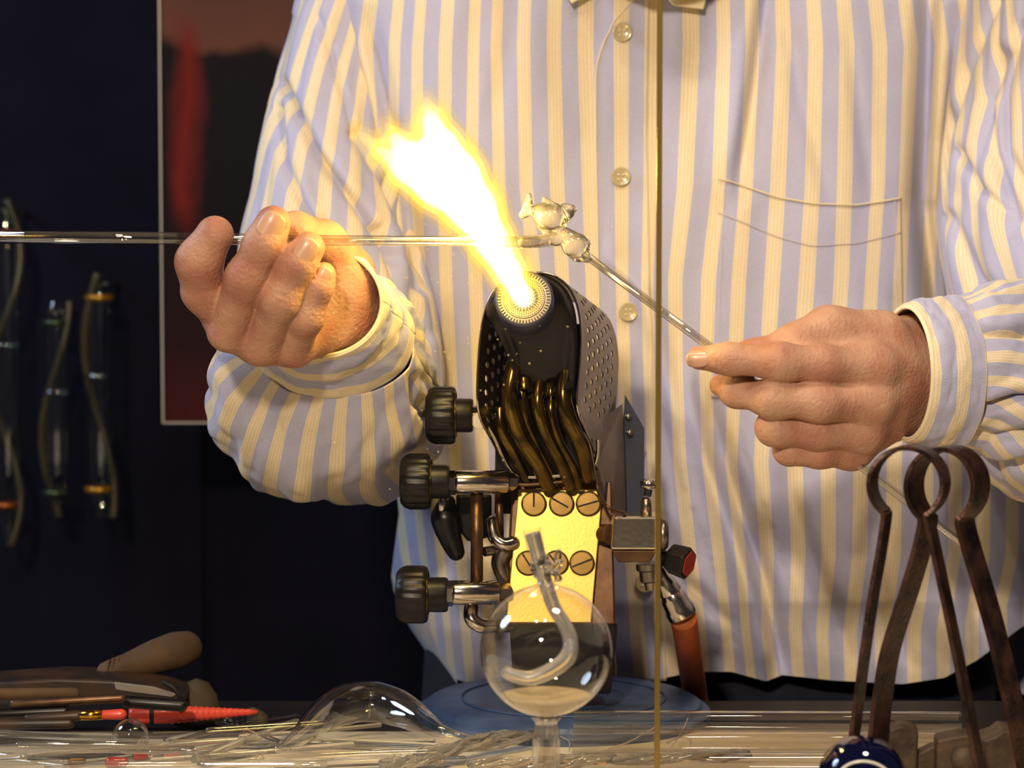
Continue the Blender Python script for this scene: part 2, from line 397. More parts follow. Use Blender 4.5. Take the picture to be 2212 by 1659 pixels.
# ================================================================== PERSON
SK = [709, 791, 854, 900, 962, 1025, 1070, 1130, 1196, 1263, 1344, 1407, 1495, 1565, 1625, 1693, 1763, 1829, 1902, 1967, 2035]
ROWS = {-300: [780, 840, 890, 930, 985, 1040, 1085, 1140, 1205, 1270, 1344, 1410, 1490, 1555, 1615, 1680, 1740, 1800, 1860, 1920, 1980],
        100: SK,
        400: [770, 815, 850, 896, 960, 1018, 1079, 1135, 1203, 1273, 1344, 1404, 1480, 1555, 1610, 1680, 1756, 1824, 1899, 1955, 2015],
        600: [790, 830, 870, 908, 962, 1027, 1090, 1155, 1214, 1280, 1345, 1397, 1457, 1532, 1595, 1668, 1743, 1819, 1884, 1944, 2005],
        800: [795, 840, 880, 918, 972, 1034, 1097, 1160, 1219, 1284, 1350, 1401, 1459, 1526, 1586, 1656, 1729, 1804, 1872, 1938, 2000],
        1000: [800, 850, 890, 930, 984, 1042, 1105, 1165, 1225, 1290, 1355, 1412, 1468, 1532, 1577, 1643, 1717, 1789, 1860, 1932, 2002],
        1200: [830, 875, 915, 950, 995, 1050, 1110, 1170, 1230, 1300, 1365, 1430, 1490, 1556, 1598, 1656, 1725, 1790, 1856, 1930, 2000],
        1400: [860, 905, 935, 965, 1005, 1055, 1115, 1175, 1240, 1310, 1380, 1445, 1510, 1571, 1610, 1655, 1718, 1776, 1835, 1905, 1975],
        1520: [880, 915, 945, 975, 1015, 1065, 1125, 1185, 1250, 1320, 1390, 1450, 1520, 1578, 1622, 1668, 1725, 1780, 1838, 1908, 1976]}
RK = sorted(ROWS); RT = np.array([ROWS[k] for k in RK], dtype=float)
def stripe_x(py):
    # smooth (cosine) interpolation between the measured rows
    i = int(np.clip(np.searchsorted(RK, py)-1, 0, len(RK)-2)); t = np.clip((py-RK[i])/(RK[i+1]-RK[i]), 0, 1)
    return RT[i]*(1-t)+RT[i+1]*t
def edge_l(py): return interp(py, [-330, -200, 0, 300, 700, 1000, 1110, 1200, 1280, 1360, 1460, 1530], [960, 800, 640, 660, 800, 850, 862, 850, 845, 880, 948, 990])
def edge_r(py): return interp(py, [-330, -200, 0, 150, 300, 450, 650, 900, 1050, 1150, 1300, 1430, 1530], [1760, 1950, 2180, 2120, 2075, 2050, 2060, 2140, 2220, 2260, 2290, 2290, 2280])
FOLDS = [  # polyline [(x,y)..], width px, amplitude m (+ = away from camera), kind v valley / s step
    ([(2008, -100), (2000, 200), (1992, 430), (2005, 560), (2018, 660), (2030, 800)], 22, .030, 'v'),
    ([(1652, -60), (1620, 180), (1588, 390)], 14, .006, 's'),
    ([(1652, -60), (1625, 180), (1592, 390)], 20, .005, 'v'),
    ([(1700, 40), (1735, 220), (1790, 420)], 22, .0035, 'v'),
    ([(1835, 60), (1850, 200), (1880, 420)], 18, .003, 'v'),
    ([(1100, -60), (1090, 100), (1060, 260)], 24, .003, 'v'),
    ([(800, 60), (840, 240), (880, 420), (905, 640), (940, 800)], 20, .010, 'v'),
    ([(740, -40), (770, 150), (800, 320)], 16, .006, 'v'),
    ([(1320, 560), (1385, 620), (1430, 760), (1470, 960), (1500, 1150)], 22, -.005, 'v'),
    ([(1500, 840), (1540, 1000), (1600, 1160), (1650, 1320), (1690, 1480)], 16, .010, 's'),
    ([(1540, 900), (1590, 1080), (1650, 1250), (1675, 1400), (1672, 1490)], 20, .009, 'v'),
    ([(1700, 1040), (1740, 1180), (1790, 1300), (1830, 1420)], 26, .006, 'v'),
    ([(1900, 1080), (1880, 1200), (1910, 1330), (1960, 1440)], 30, .008, 'v'),
    ([(2100, 1040), (2070, 1140), (2090, 1260), (2120, 1380)], 26, .012, 'v'),
    ([(960, 700), (950, 900), (985, 1100), (960, 1300)], 26, .006, 'v'),
    ([(890, 1120), (905, 1230), (925, 1340), (960, 1450)], 20, .008, 'v'),
    ([(1000, 1000), (1060, 1200), (1090, 1400)], 26, .006, 'v'),
    ([(1945, 640), (1960, 800), (1975, 1000)], 20, .004, 'v'),
    ([(1390, 900), (1410, 1100), (1470, 1250), (1560, 1340)], 26, .008, 'v'),
]
FA = [(np.array([p[1] for p in f[0]], float), np.array([p[0] for p in f[0]], float), f[1], f[2], f[3]) for f in FOLDS]
FA = [(a, b, c, d*1.6 if d < .02 else d, e) for a, b, c, d, e in FA]
def fold(px, py):
    d = 0
    for ys, xs, wd, am, kd in FA:
        if py < ys[0]-60 or py > ys[-1]+60: continue
        x = np.interp(py, ys, xs); q = (px-x)/wd
        if abs(q) > 5: continue
        fade = min(1, (py-ys[0]+60)/120, (ys[-1]+60-py)/120)
        d += fade*am*(math.exp(-q*q) if kd == 'v' else math.tanh(q*1.4)*math.exp(-(q/3.2)**2))
    d += .0055*noise.noise((px/150, py/520, 1.3))+.003*noise.noise((px/60, py/260, 4.1))+.0008*noise.noise((px/40, py/60, 7.7))
    # horizontal rumples low on the belly
    k = min(1, max(0, (py-1050)/300)); d += k*.005*noise.noise((px/190, py/120, 9.1))
    return d
def torso_Y(px, py):
    l, r = edge_l(py), edge_r(py); c = (l+r)/2; h = (r-l)/2; t = min(1, abs(px-c)/h)
    bulge = interp(py, [-330, 0, 500, 1000, 1300, 1530], [.08, .10, .12, .135, .14, .12])
    ym = interp(py, [-330, 0, 500, 1000, 1300, 1530], [.385, .375, .365, .36, .36, .37])
    return ym-bulge*(1-t**3.6)**.55+fold(px, py)
def torso_s(px, py):
    xs = stripe_x(py); return float(np.interp(px, xs, np.arange(len(xs))))
hemx = [880, 960, 1040, 1200, 1400, 1500, 1580, 1655, 1690, 1800, 1950, 2040, 2110, 2200, 2290]
hemy = [1400, 1462, 1490, 1500, 1476, 1455, 1455, 1476, 1462, 1474, 1482, 1468, 1430, 1362, 1300]
person = empty('person', (.18, .42, -1.0))
def torso():
    rows = list(range(-320, 1531, 9)); ns = 250; vs = []; uv = []; nb = 40
    for py in rows:
        l, r = edge_l(py), edge_r(py); xs = stripe_x(py); k = np.arange(len(xs))
        c = (l+r)/2; h = (r-l)/2
        bulge = interp(py, [-330, 0, 500, 1000, 1300, 1530], [.08, .10, .12, .135, .14, .12]); ym = interp(py, [-330, 0, 500, 1000, 1300, 1530], [.385, .375, .365, .36, .36, .37])
        for i in range(ns+1):
            a = i/ns; # denser to the rims
            t = -math.cos(PI*a)*.35+(2*a-1)*.65; px = c+h*t
            q = py
            if py > 1200:
                hy = float(np.interp(px, hemx, hemy)); q = 1200+(py-1200)*(hy-1200)/330
            Y = torso_Y(px, q)
            s = np.interp(px, xs, k) if xs[0] <= px <= xs[-1] else ((px-xs[0])/50 if px < xs[0] else len(xs)-1+(px-xs[-1])/62)
            vs.append(P(px, q, Y)); uv.append((s, py/100))
        pr = P(r, py, ym); pl = P(l, py, ym); mid = (pr+pl)/2; hx = (pr.x-pl.x)/2
        for i in range(1, nb):
            a = PI*i/nb; vs.append(V((mid.x+hx*math.cos(a), mid.y+.12*math.sin(a)**.8, mid.z))); uv.append((22+i*.5, py/100))
    W = ns+nb; fs = []
    for i in range(len(rows)-1):
        for j in range(W):
            k2 = (j+1) % W; fs.append((i*W+j, (i+1)*W+j, (i+1)*W+k2, i*W+k2))
    return mesh('shirt', vs, fs, MT['shirt'], person, uvs=uv)
shirt = torso()
shirt['label'] = 'lavender blue shirt with cream stripes'

def overlay(name, poly_fn, x0f, x1f, py0, py1, off, nx, ny, m, thick=.0012, ush=0.0, parent=None):
    vs = []; uv = []; fs = []
    for j in range(ny+1):
        for i in range(nx+1):
            u, v = i/nx, j/ny; px, py = poly_fn(u, v)
            Y = torso_Y(px, py)-off
            vs.append(P(px, py, Y)); uv.append((torso_s(px, py)+ush, py/100))
    for j in range(ny):
        for i in range(nx):
            a = j*(nx+1)+i; fs.append((a, a+nx+1, a+nx+2, a+1))
    o = mesh(name, vs, fs, m, parent or shirt, uvs=uv)
    q = o.modifiers.new('t', 'SOLIDIFY'); q.thickness = thick; q.offset = -1
    return o
def pocket_fn(u, v):
    xl, xr = 1550-14*v, 1947+8*v; px = xl+(xr-xl)*u
    yt = interp(px, [1545, 1590, 1680, 1760, 1850, 1900, 1950], [383, 396, 426, 440, 443, 436, 427])
    return px, yt+(860-yt)*v
overlay('pocket', pocket_fn, 0, 0, 0, 0, .0022, 90, 90, MT['shirt'], .0014)
def seam(name, pts, off, r, m=None, parent=None, k=8):
    q = [P(x, y, torso_Y(x, y)-off) for x, y in pts]
    return obj(name, tube(smoothpath(q, k), r, 6), m or MT['shirt_seam'], parent or shirt)
MT['shirt_seam'] = mat('seam_cloth', (208, 196, 196), .85)
MT['hemcream'] = mat('cream_hem', (232, 216, 178), .85)
def dens(pts, n=40):
    xs = [p[0] for p in pts]; ys = [p[1] for p in pts]; L = np.concatenate([[0], np.cumsum(np.hypot(np.diff(xs), np.diff(ys)))]); t = np.linspace(0, L[-1], n)
    return list(zip(np.interp(t, L, xs), np.interp(t, L, ys)))
seam('pocket_hem', dens([pocket_fn(u/40, 0) for u in range(41)], 60), .0036, .0007, MT['hemcream'], k=1)
seam('pocket_stitch', dens([(pocket_fn(u/40, 0)[0], pocket_fn(u/40, 0)[1]+92-18*abs(u/20-1)) for u in range(41)], 60), .0031, .00035, MT['shirt_seam'], k=1)
seam('pocket_stitch', dens([(1566, 390), (1556, 600), (1548, 850)], 50), .0031, .00035, MT['shirt_seam'], k=1)
seam('pocket_stitch', dens([(1933, 430), (1936, 600), (1941, 850)], 50), .0031, .00035, MT['shirt_seam'], k=1)
def placket_fn(u, v):
    py = -60+v*1532
    xl = interp(py, [-60, 0, 40, 100, 150, 300, 600, 900, 1200, 1450], [1400, 1368, 1330, 1300, 1287, 1287, 1292, 1300, 1312, 1330])
    xr = interp(py, [-60, 0, 300, 600, 900, 1200, 1450], [1420, 1402, 1398, 1404, 1412, 1424, 1440])
    return xl+(xr-xl)*u, py
overlay('placket', placket_fn, 0, 0, 0, 0, .0020, 16, 170, MT['shirt'], .0014)
seam('placket_edge', dens([placket_fn(0, v/60) for v in range(61)], 150), .0028, .0007, MT['hemcream'], k=1)
def button(px, py, parent):
    Y = torso_Y(px, py)-.0045; c = P(px, py, Y); r = M(21, Y)
    prof = [(0, 1e-5), (0, r*.93), (.0009, r), (.0024, r*.97), (.0026, r*.88), (.0019, r*.72), (.0016, r*.5), (.0016, 1e-5)]
    o = obj('button', lathe(c+V((0, .0015, 0)), (0, -1, .05), prof, 28), MT['button'], parent)
    mb = MB()
    for dx, dy in ((-1, -1), (1, -1), (1, 1), (-1, 1)):
        q = c+V((dx*r*.24, -.0003, dy*r*.24)); mb.add(*tube([q+V((0, .0006, 0)), q-V((0, .0009, 0))], r*.1, 8))
    t = mb.build('button_thread', MT['thread'], o)
for b in ((1344, 70), (1341, 382), (1357, 674), (1374, 970), (1392, 1260)): button(*b, shirt)
# collar: two leaves just above the frame, tips dipping into it
def collar_leaf(pts):
    vs = []; fs = []
    o = [P(x, y, torso_Y(x, y)-.010-d) for x, y, d in pts]
    n = len(o); vs = o+[p+V((0, .003, 0)) for p in o]
    fs = [tuple(range(n)), tuple(range(2*n-1, n-1, -1))]+[(i, i+n, (i+1) % n+n, (i+1) % n) for i in range(n)]
    obj('collar', (vs, fs), MT['hemcream'], shirt, smooth=False, bevel=.001)
collar_leaf([(1395, -60, .0), (1455, 12, .004), (1520, 20, .005), (1540, -60, .004), (1530, -150, .0), (1440, -150, 0)])
collar_leaf([(1370, -60, .0), (1300, -30, .004), (1235, 8, .005), (1195, -60, .004), (1200, -150, .0), (1330, -150, 0)])
seam('shoulder_seam', dens([(676, -30), (700, 50), (722, 120), (742, 190), (758, 250), (770, 300)], 40), .004, .0011, MT['shirt_seam'], k=1)
seam('shoulder_seam', dens([(2185, -20), (2120, 110), (2070, 220), (2048, 300), (2040, 400)], 30), .003, .0012, MT['shirt_seam'], k=1)

# ---- sleeves (lofted cloth tubes; u runs round the sleeve)
def sleeve(name, st, axA, axB, nst, n=150, amp=.006, seed=0, circ=False, sub=10, shape=None, parent=None, thick=.0012, u0=0, tw=0, folds=()):
    """st: (px,py,Y, ra_px, rb_m); rings in the plane of axA, axB"""
    A, B = V(axA).normalized(), V(axB).normalized()
    arr = np.array([list(P(s[0], s[1], s[2]))+[M(s[3], s[2]), s[4]] for s in st])
    K = (len(st)-1)*sub+1; tt = np.linspace(0, len(st)-1, K); D = []
    for t in tt:     # Catmull-Rom on all five channels
        i = min(int(t), len(st)-2); f = t-i
        p0, p1, p2, p3 = arr[max(i-1, 0)], arr[i], arr[i+1], arr[min(i+2, len(st)-1)]
        D.append(.5*((2*p1)+(p2-p0)*f+(2*p0-5*p1+4*p2-p3)*f*f+(3*p1-p0-3*p2+p3)*f**3))
    vs = []; uv = []; fs = []; Lc = 0
    for k, d in enumerate(D):
        c = V(d[:3]); v = k/(K-1)
        if k: Lc += (c-V(D[k-1][:3])).length
        for j in range(n+1):
            a = 2*PI*j/n
            ca, sa = math.cos(a), math.sin(a)
            q = (ca*1.5, sa*1.5, v*3.2+seed*7)
            f = amp*(noise.noise(q)+.6*noise.noise((ca*3.2, sa*3.2, v*5+seed*3))+.25*noise.noise((ca*7, sa*7, v*14+seed)))
            edge = min(1, v*6, (1-v)*6+.25)
            rr = 1.0 if shape is None else shape(a, v)
            q3 = c+A*(ca*(d[3]*rr+f*edge))+B*(sa*(d[4]*rr+f*edge))
            if folds:
                rel = q3-CAM; dep = rel.dot(fw); qx = 1106+F*rel.x/dep; qy = 829.5-F*rel.dot(up)/dep; out = q3-c; out.normalize()
                if out.dot(CAM-q3) > 0:
                    for pl, wd, am in folds:
                        best = 1e9
                        for (ax_, ay_), (bx_, by_) in zip(pl[:-1], pl[1:]):
                            ux, uy = bx_-ax_, by_-ay_; tq = ((qx-ax_)*ux+(qy-ay_)*uy)/(ux*ux+uy*uy); tc_ = min(1, max(0, tq))
                            best = min(best, math.hypot(qx-ax_-ux*tc_, qy-ay_-uy*tc_))
                        if best < wd*3: q3 = q3-out*am*math.exp(-(best/wd)**2)
            vs.append(q3)
            uv.append((Lc/.021, j/n*nst) if circ else (u0+tw*v+j/n*nst, v))
    for k in range(K-1):
        for j in range(n):
            a = k*(n+1)+j; fs.append((a, a+1, a+n+2, a+n+1))
    o = mesh(name, vs, fs, MT['shirt'], parent or shirt, uvs=uv)
    q = o.modifiers.new('t', 'SOLIDIFY'); q.thickness = thick; q.offset = -1
    return o
X, Yv, Z = (1, 0, 0), (0, 1, 0), (0, 0, 1)
# viewer's left: upper arm
sleeve('upper_sleeve', [(800, -140, .395, 130, .06), (765, 0, .385, 124, .065), (722, 180, .365, 134, .072), (702, 380, .315, 160, .085),
       (705, 560, .27, 195, .09), (725, 740, .25, 215, .09), (745, 900, .235, 200, .085), (755, 1010, .23, 120, .05), (757, 1040, .23, 20, .01)], X, Yv, 17, n=260, sub=22, amp=.007, seed=1, u0=.3, tw=1.6, folds=[([(608, 185), (650, 260), (700, 350), (770, 440), (860, 560)], 12, .016), ([(598, 240), (612, 350), (650, 430), (700, 520)], 11, .010), ([(765, 290), (830, 380), (890, 500), (910, 620)], 14, .012), ([(690, 40), (735, 180), (765, 300)], 8, .004), ([(620, 40), (600, 160), (596, 300)], 14, .004), ([(830, 500), (860, 600), (920, 720)], 16, .010), ([(700, 480), (780, 560), (850, 680)], 14, .006)])
# forearm coming to the camera, seen nearly end-on
def shp(a, v):
    d = math.degrees(a) % 360      # 0 = +x (right), 90 = +z (up)
    return interp(d, [0, 45, 90, 135, 180, 215, 240, 270, 300, 330, 360], [1, 1, 1, 1.0, 1.0, 1.03, 1.08, 1.0, 1.08, 1.12, 1])
sleeve('lower_sleeve', [(715, 722, -.022, 172, M(128)), (700, 752, -.006, 200, M(165)), (690, 800, .02, 222, M(212)), (688, 832, .06, 234, M(236)),
       (700, 850, .11, 232, M(246)), (730, 860, .16, 214, M(240)), (750, 860, .21, 150, M(180)), (755, 860, .24, 30, M(40))], X, Z, 22, n=280, sub=16, amp=.011, seed=2, shape=shp, folds=[([(475, 740), (500, 830), (560, 930), (650, 1000), (760, 1040), (860, 1090)], 17, -.007), ([(560, 770), (590, 860), (640, 930), (730, 975), (850, 1010)], 20, .008), ([(600, 800), (660, 840), (720, 862)], 11, .007), ([(820, 870), (815, 950), (800, 1040)], 12, .005), ([(500, 730), (530, 800), (560, 860)], 10, .006), ([(900, 820), (900, 920), (880, 1020)], 14, .007)])
sleeve('cuff', [(690, 652, -.062, 134, M(112)), (698, 672, -.052, 146, M(118)), (706, 698, -.036, 160, M(124)), (716, 724, -.020, 176, M(132))], X, Z, 4, amp=.003, seed=5, circ=True, thick=.002)
# viewer's right: upper arm leaving the frame, forearm coming back in
sleeve('upper_sleeve', [(2180, -260, .36, 130, .08), (2235, -60, .33, 150, .09), (2255, 150, .29, 175, .095), (2275, 380, .25, 232, .10), (2300, 560, .22, 255, .10), (2360, 760, .19, 250, .095), (2420, 900, .17, 200, .09), (2440, 960, .165, 30, .01)], X, Yv, 22, n=240, sub=20, amp=.010, seed=7, u0=.55, tw=-2.6, folds=[([(2170, 120), (2130, 220), (2140, 330), (2200, 470)], 15, .012), ([(2212, 60), (2170, 200), (2175, 330), (2230, 430)], 13, .010), ([(2070, 330), (2110, 400), (2190, 480)], 12, .007), ([(2050, 470), (2110, 600), (2160, 640)], 16, .006), ([(2160, 0), (2090, 160), (2045, 300), (2030, 450)], 9, .005)])
sleeve('lower_sleeve', [(2040, 806, -.050, 156, .040), (2100, 806, -.040, 172, .048), (2160, 826, -.02, 205, .055), (2240, 846, .02, 240, .062), (2330, 850, .07, 240, .065), (2420, 850, .12, 200, .065), (2480, 850, .15, 40, .02)], Z, (-.35, 1, 0), 20, n=220, sub=16, amp=.007, seed=4, u0=.2, folds=[([(2108, 866), (2130, 885), (2200, 860), (2290, 850)], 12, .010), ([(2060, 960), (2105, 890), (2112, 868)], 12, .014), ([(2075, 690), (2140, 720), (2212, 720)], 12, .006), ([(2110, 1000), (2160, 1015), (2230, 1000)], 12, .010), ([(2100, 930), (2150, 950), (2240, 930)], 14, .006)])
sleeve('cuff', [(1958, 806, -.066, 142, .034), (1985, 806, -.062, 150, .037), (2020, 806, -.055, 157, .040), (2056, 806, -.047, 164, .043)], Z, (-.35, 1, 0), 4, amp=.002, seed=6, circ=True, thick=.002)
# cuff rims
def rim(c, ra, rb, A, B, name, r=.0012):
    A, B = V(A).normalized(), V(B).normalized()
    pts = [V(c)+A*ra*math.cos(2*PI*i/60)+B*rb*math.sin(2*PI*i/60) for i in range(61)]
    obj(name, tube(pts, r, 8, cap=False), MT['hemcream'], shirt)
rim(P(690, 652, -.062), M(134, -.062), M(112), X, Z, 'cuff_edge')
rim(P(1958, 806, -.066), M(142, -.066), .034, Z, (-.35, 1, 0), 'cuff_edge')

# ---- trousers and belt
def trousers():
    vs = []; fs = []; rows = []
    n = 48
    ctr = P(1530, 1470, .385)
    lv = [(.045, .235, .105), (.0, .24, .11), (-.08, .245, .12), (-.2, .245, .125)]
    for z, ra, rb in lv: rows.append((ctr.x, ctr.y, z, ra, rb))
    for cx, cyy, z, ra, rb in rows:
        for j in range(n):
            a = 2*PI*j/n; vs.append((cx+ra*math.cos(a), cyy+rb*math.sin(a), z))
    for i in range(len(rows)-1):
        for j in range(n): k = (j+1) % n; fs.append((i*n+j, i*n+k, (i+1)*n+k, (i+1)*n+j))
    mb = MB(); mb.add(vs, fs)
    for s in (-1, 1):
        pts = [(ctr.x+s*.115, ctr.y, -.12), (ctr.x+s*.118, ctr.y, -.5), (ctr.x+s*.12, ctr.y, -.955)]
        mb.add(*tube(pts, [.118, .09, .075], 24))
    o = mb.build('trousers', MT['trousers'], person)
    for s in (-1, 1):
        obj('shoe', tube([(ctr.x+s*.12, ctr.y+.06, -.955), (ctr.x+s*.12, ctr.y-.05, -.955), (ctr.x+s*.12, ctr.y-.17, -.965)], [.042, .044, .034], 16, dome=True), MT['belt'], person)
    bv = []
    for z in (.012, .048):
        for j in range(n):
            a = 2*PI*j/n; bv.append((ctr.x+.2385*math.cos(a), ctr.y+.1085*math.sin(a), z))
    bf = [(j, (j+1) % n, (j+1) % n+n, j+n) for j in range(n)]
    obj('belt', (bv, bf), MT['belt'], person, solid=.004)
trousers()

# ---- body: one mesh (head, neck, trunk, arms, hands)
BV = []; BF = []; nbody = 0
def add_body(vs, fs):
    global nbody
    BV.append(vs); BF.append(np.asarray(fs)+nbody); nbody += len(vs)
def chain(Q, S, pts, k, creases=()):
    for i in range(len(pts)-1):
        a, b = pts[i], pts[i+1]
        pa, pb = P(*a[:3]), P(*b[:3])
        d, t = sd_cap(Q, pa, pb, M(a[3], a[2]), M(b[3], b[2]))
        for (seg, t0, dep, wd) in creases:
            if seg == i: d = d+dep*np.exp(-((t-t0)/wd)**2)
        S = d if S is None else smin(S, d, k)
    return S
WR = lambda seg, t0, sp, dep=.0005, w=.022: [(seg, t0-sp, dep, w), (seg, t0, dep, w), (seg, t0+sp, dep, w)]
def hand(fingers, palm, lo, hi, h=.0012, kf=.0016, kp=.010):
    Q = grid(lo, hi, h); Sf = None
    pal = None
    for c in palm: pal = chain(Q, pal, c, .012)
    out = pal
    fs = []
    for pts, cr in fingers:
        s = chain(Q, None, pts, .008, cr); fs.append(s)
    # fingers stay apart from each other and blend wide with the palm
    tot = None
    for s in fs:
        tot = s if tot is None else smin(tot, s, kf)
    out = smin(out, tot, kp)
    # gentle skin relief
    return nets(out.astype(np.float32), lo, h)
def bounds(pts, pad=.03):
    A = np.array([list(P(*p[:3])) for p in pts]); R = max(M(p[3]) for p in pts)
    return tuple(A.min(0)-R-pad*.3), tuple(A.max(0)+R+pad*.3)
LF = [
    ([(505, 712, -.078, 46), (441, 628, -.096, 45), (429, 566, -.107, 46), (464, 507, -.112, 41)], [(1, .3, .0006, .15)]),
    ([(492, 716, -.092, 46), (534, 600, -.116, 43), (570, 528, -.121, 40), (590, 482, -.118, 38)], [(1, .0, -.0007, .2), (2, .0, -.0004, .2)]+WR(1, .04, .13, .0007, .035)+WR(2, .02, .2, .0006, .05)),
    ([(566, 742, -.088, 44), (606, 646, -.116, 41), (640, 572, -.120, 38), (667, 535, -.118, 35)], [(1, .0, -.0007, .2), (2, .0, -.0004, .2)]+WR(1, .06, .14, .0007, .035)+WR(2, .02, .2, .0006, .05)),
    ([(635, 752, -.082, 38), (662, 684, -.106, 34), (686, 622, -.110, 30), (699, 592, -.108, 26)], [(1, .0, -.0006, .2)]+WR(1, .06, .16, .0006, .04)+WR(2, .02, .25, .0005, .07)),
]
LP = [
    [(508, 706, -.078, 42), (735, 640, -.045, 70)],
    [(560, 726, -.080, 46), (745, 690, -.035, 66)],
    [(635, 742, -.074, 38), (760, 700, -.030, 58)],
    [(478, 696, -.084, 30), (560, 742, -.084, 34), (640, 756, -.078, 30)],
    [(766, 660, -.032, 58), (742, 590, -.045, 58), (700, 525, -.062, 42), (640, 498, -.080, 33), (575, 500, -.088, 28)],
    [(745, 670, -.030, 66), (735, 730, .05, 66), (745, 840, .13, 75)],
]
allp = [p for f, _ in LF for p in f]+[p for c in LP for p in c]
lo, hi = bounds(allp); vs, fs = hand(LF, LP, lo, hi, .0013, kp=.006); add_body(vs, fs)
RF = [
    ([(1885, 792, -.092, 46), (1775, 788, -.110, 39), (1682, 782, -.118, 38), (1572, 775, -.114, 31), (1511, 773, -.108, 26)], [(2, .0, -.0009, .16)]+WR(2, .04, .085, .0008, .022)+WR(3, .05, .16, .0006, .04)+[(1, .93, .0006, .03)]),
    ([(1880, 870, -.094, 44), (1770, 868, -.112, 40), (1666, 862, -.114, 37), (1590, 848, -.094, 29), (1556, 832, -.078, 24)], [(2, .0, -.0009, .2)]+WR(2, .06, .12, .0008, .03)+[(1, .93, .0006, .03)]),
    ([(1862, 930, -.086, 44), (1765, 930, -.100, 37), (1672, 924, -.103, 36), (1690, 925, -.070, 30), (1740, 915, -.058, 27)], [(1, .85, .0006, .08)]),
    ([(1838, 972, -.074, 40), (1770, 974, -.088, 34), (1706, 970, -.090, 32), (1720, 965, -.060, 26), (1760, 950, -.05, 24)], [(1, .8, .0006, .1)]),
]
RP = [
    [(1885, 795, -.092, 50), (1995, 780, -.050, 56)],
    [(1880, 870, -.092, 48), (1995, 815, -.050, 60)],
    [(1862, 925, -.084, 44), (1985, 840, -.045, 60)],
    [(1840, 965, -.072, 44), (1960, 865, -.040, 62)],
    [(1905, 725, -.070, 56), (1790, 716, -.080, 48), (1720, 740, -.090, 36), (1630, 768, -.095, 28), (1560, 776, -.094, 25)],
    [(1965, 745, -.045, 70), (1965, 872, -.045, 66)],
    [(1860, 830, -.086, 28), (1700, 822, -.098, 22)],
    [(1975, 810, -.045, 78), (2100, 810, -.01, 80), (2300, 830, .07, 100)],
]
allp = [p for f, _ in RF for p in f]+[p for c in RP for p in c]
lo, hi = bounds(allp); vs, fs = hand(RF, RP, lo, hi, .0013); add_body(vs, fs)
# trunk, upper arms, neck and head (under the shirt and above the frame)
neck = P(1400, -120, .40)
Q = grid((-.30, .07, -.10), (.55, .62, .86), .009)
S, _ = sd_cap(Q, (.13, .40, .05), (.13, .41, .35), .125, .14)
S2, _ = sd_cap(Q, (-.02, .41, .43), (.30, .41, .43), .075, .075); S = smin(S, S2, .06)
S2, _ = sd_cap(Q, (.11, .44, .40), (.11, .33, .56), .064, .060); S = smin(S, S2, .04)
S2 = sd_ell(Q, (.11, .235, .67), (.078, .10, .118)); S = smin(S, S2, .02)
S2 = sd_ell(Q, (.11, .205, .605), (.052, .065, .055)); S = smin(S, S2, .03)
S2, _ = sd_cap(Q, (.11, .132, .675), (.11, .115, .635), .008, .016); S = smin(S, S2, .015)
for sx in (-1, 1):
    S2 = sd_ell(Q, (.11+sx*.08, .25, .66), (.012, .02, .035)); S = smin(S, S2, .008)
    S2 = sd_ell(Q, (.11+sx*.034, .138, .685), (.018, .012, .012)); S = np.maximum(S, -S2-.004)
v2, f2 = nets(S.astype(np.float32), (-.30, .07, -.10), .009); add_body(v2, f2)
for path in ([(820, -60, .43, 55), (735, 200, .385, 50), (730, 400, .32, 62), (745, 800, .24, 75), (745, 850, .13, 75)], [(2200, -60, .37, 70), (2290, 400, .27, 90), (2400, 840, .17, 80), (2300, 832, .07, 95)]):
    pts = [P(*p[:3]) for p in path]; a, b = tube(pts, [M(p[3], p[2]) for p in path], 20, dome=True); b = [f for f in b if len(f) == 4]
    add_body(np.array([list(v) for v in a]), b)
body = mesh('body', np.concatenate(BV), np.concatenate(BF), MT['skin'], person)
# hair, off frame but true from a step away
hv, hf = nets((np.maximum(sd_ell(Q, (.11, .255, .695), (.086, .105, .115)), -(Q[..., 1]-.20+(Q[..., 2]-.70)*-.5))).astype(np.float32), (-.30, .07, -.10), .009)
mesh('hair', hv, hf, mat('grey_hair', (120, 110, 100), .7), person)
del Q, S
# nails
def nail(px, py, Y, ang, ln, wd, rpx):
    """ang: image direction of the finger towards its tip (deg, y up)"""
    c = P(px, py, Y); a = math.radians(ang); e1 = V((math.cos(a), 0, math.sin(a))); nrm = (CAM-c).normalized(); e1 = (e1-nrm*e1.dot(nrm)).normalized(); e2 = nrm.cross(e1)
    r = M(rpx, Y); L, W = M(ln, Y)/2, M(wd, Y)/2; vs = []; fs = []; n = 10
    for i in range(n+1):
        for j in range(n+1):
            u, v = 2*i/n-1, 2*j/n-1
            x = u*math.sqrt(1-v*v/2.4); y = v*math.sqrt(1-u*u/2.4)
            x *= L; y *= W; ph = y/r
            vs.append(c+e1*x+e2*(r*math.sin(ph))+nrm*(r*math.cos(ph)-r*.12*max(0, x/L)**2))
    for i in range(n):
        for j in range(n): a0 = i*(n+1)+j; fs.append((a0, a0+1, a0+n+2, a0+n+1))
    obj('fingernail', (vs, fs), MT['nail'], person, solid=.0006)
nail(585, 487, -.1215, 58, 62, 60, 38)
nail(661, 540, -.1210, 56, 56, 54, 35.5)
nail(697, 597, -.1105, 62, 42, 40, 26.5)
nail(1507, 776, -.1098, 183, 50, 38, 27)
keep(person)
tag(person, 'person in a lavender shirt with cream stripes working glass in the flame with both hands', 'person')

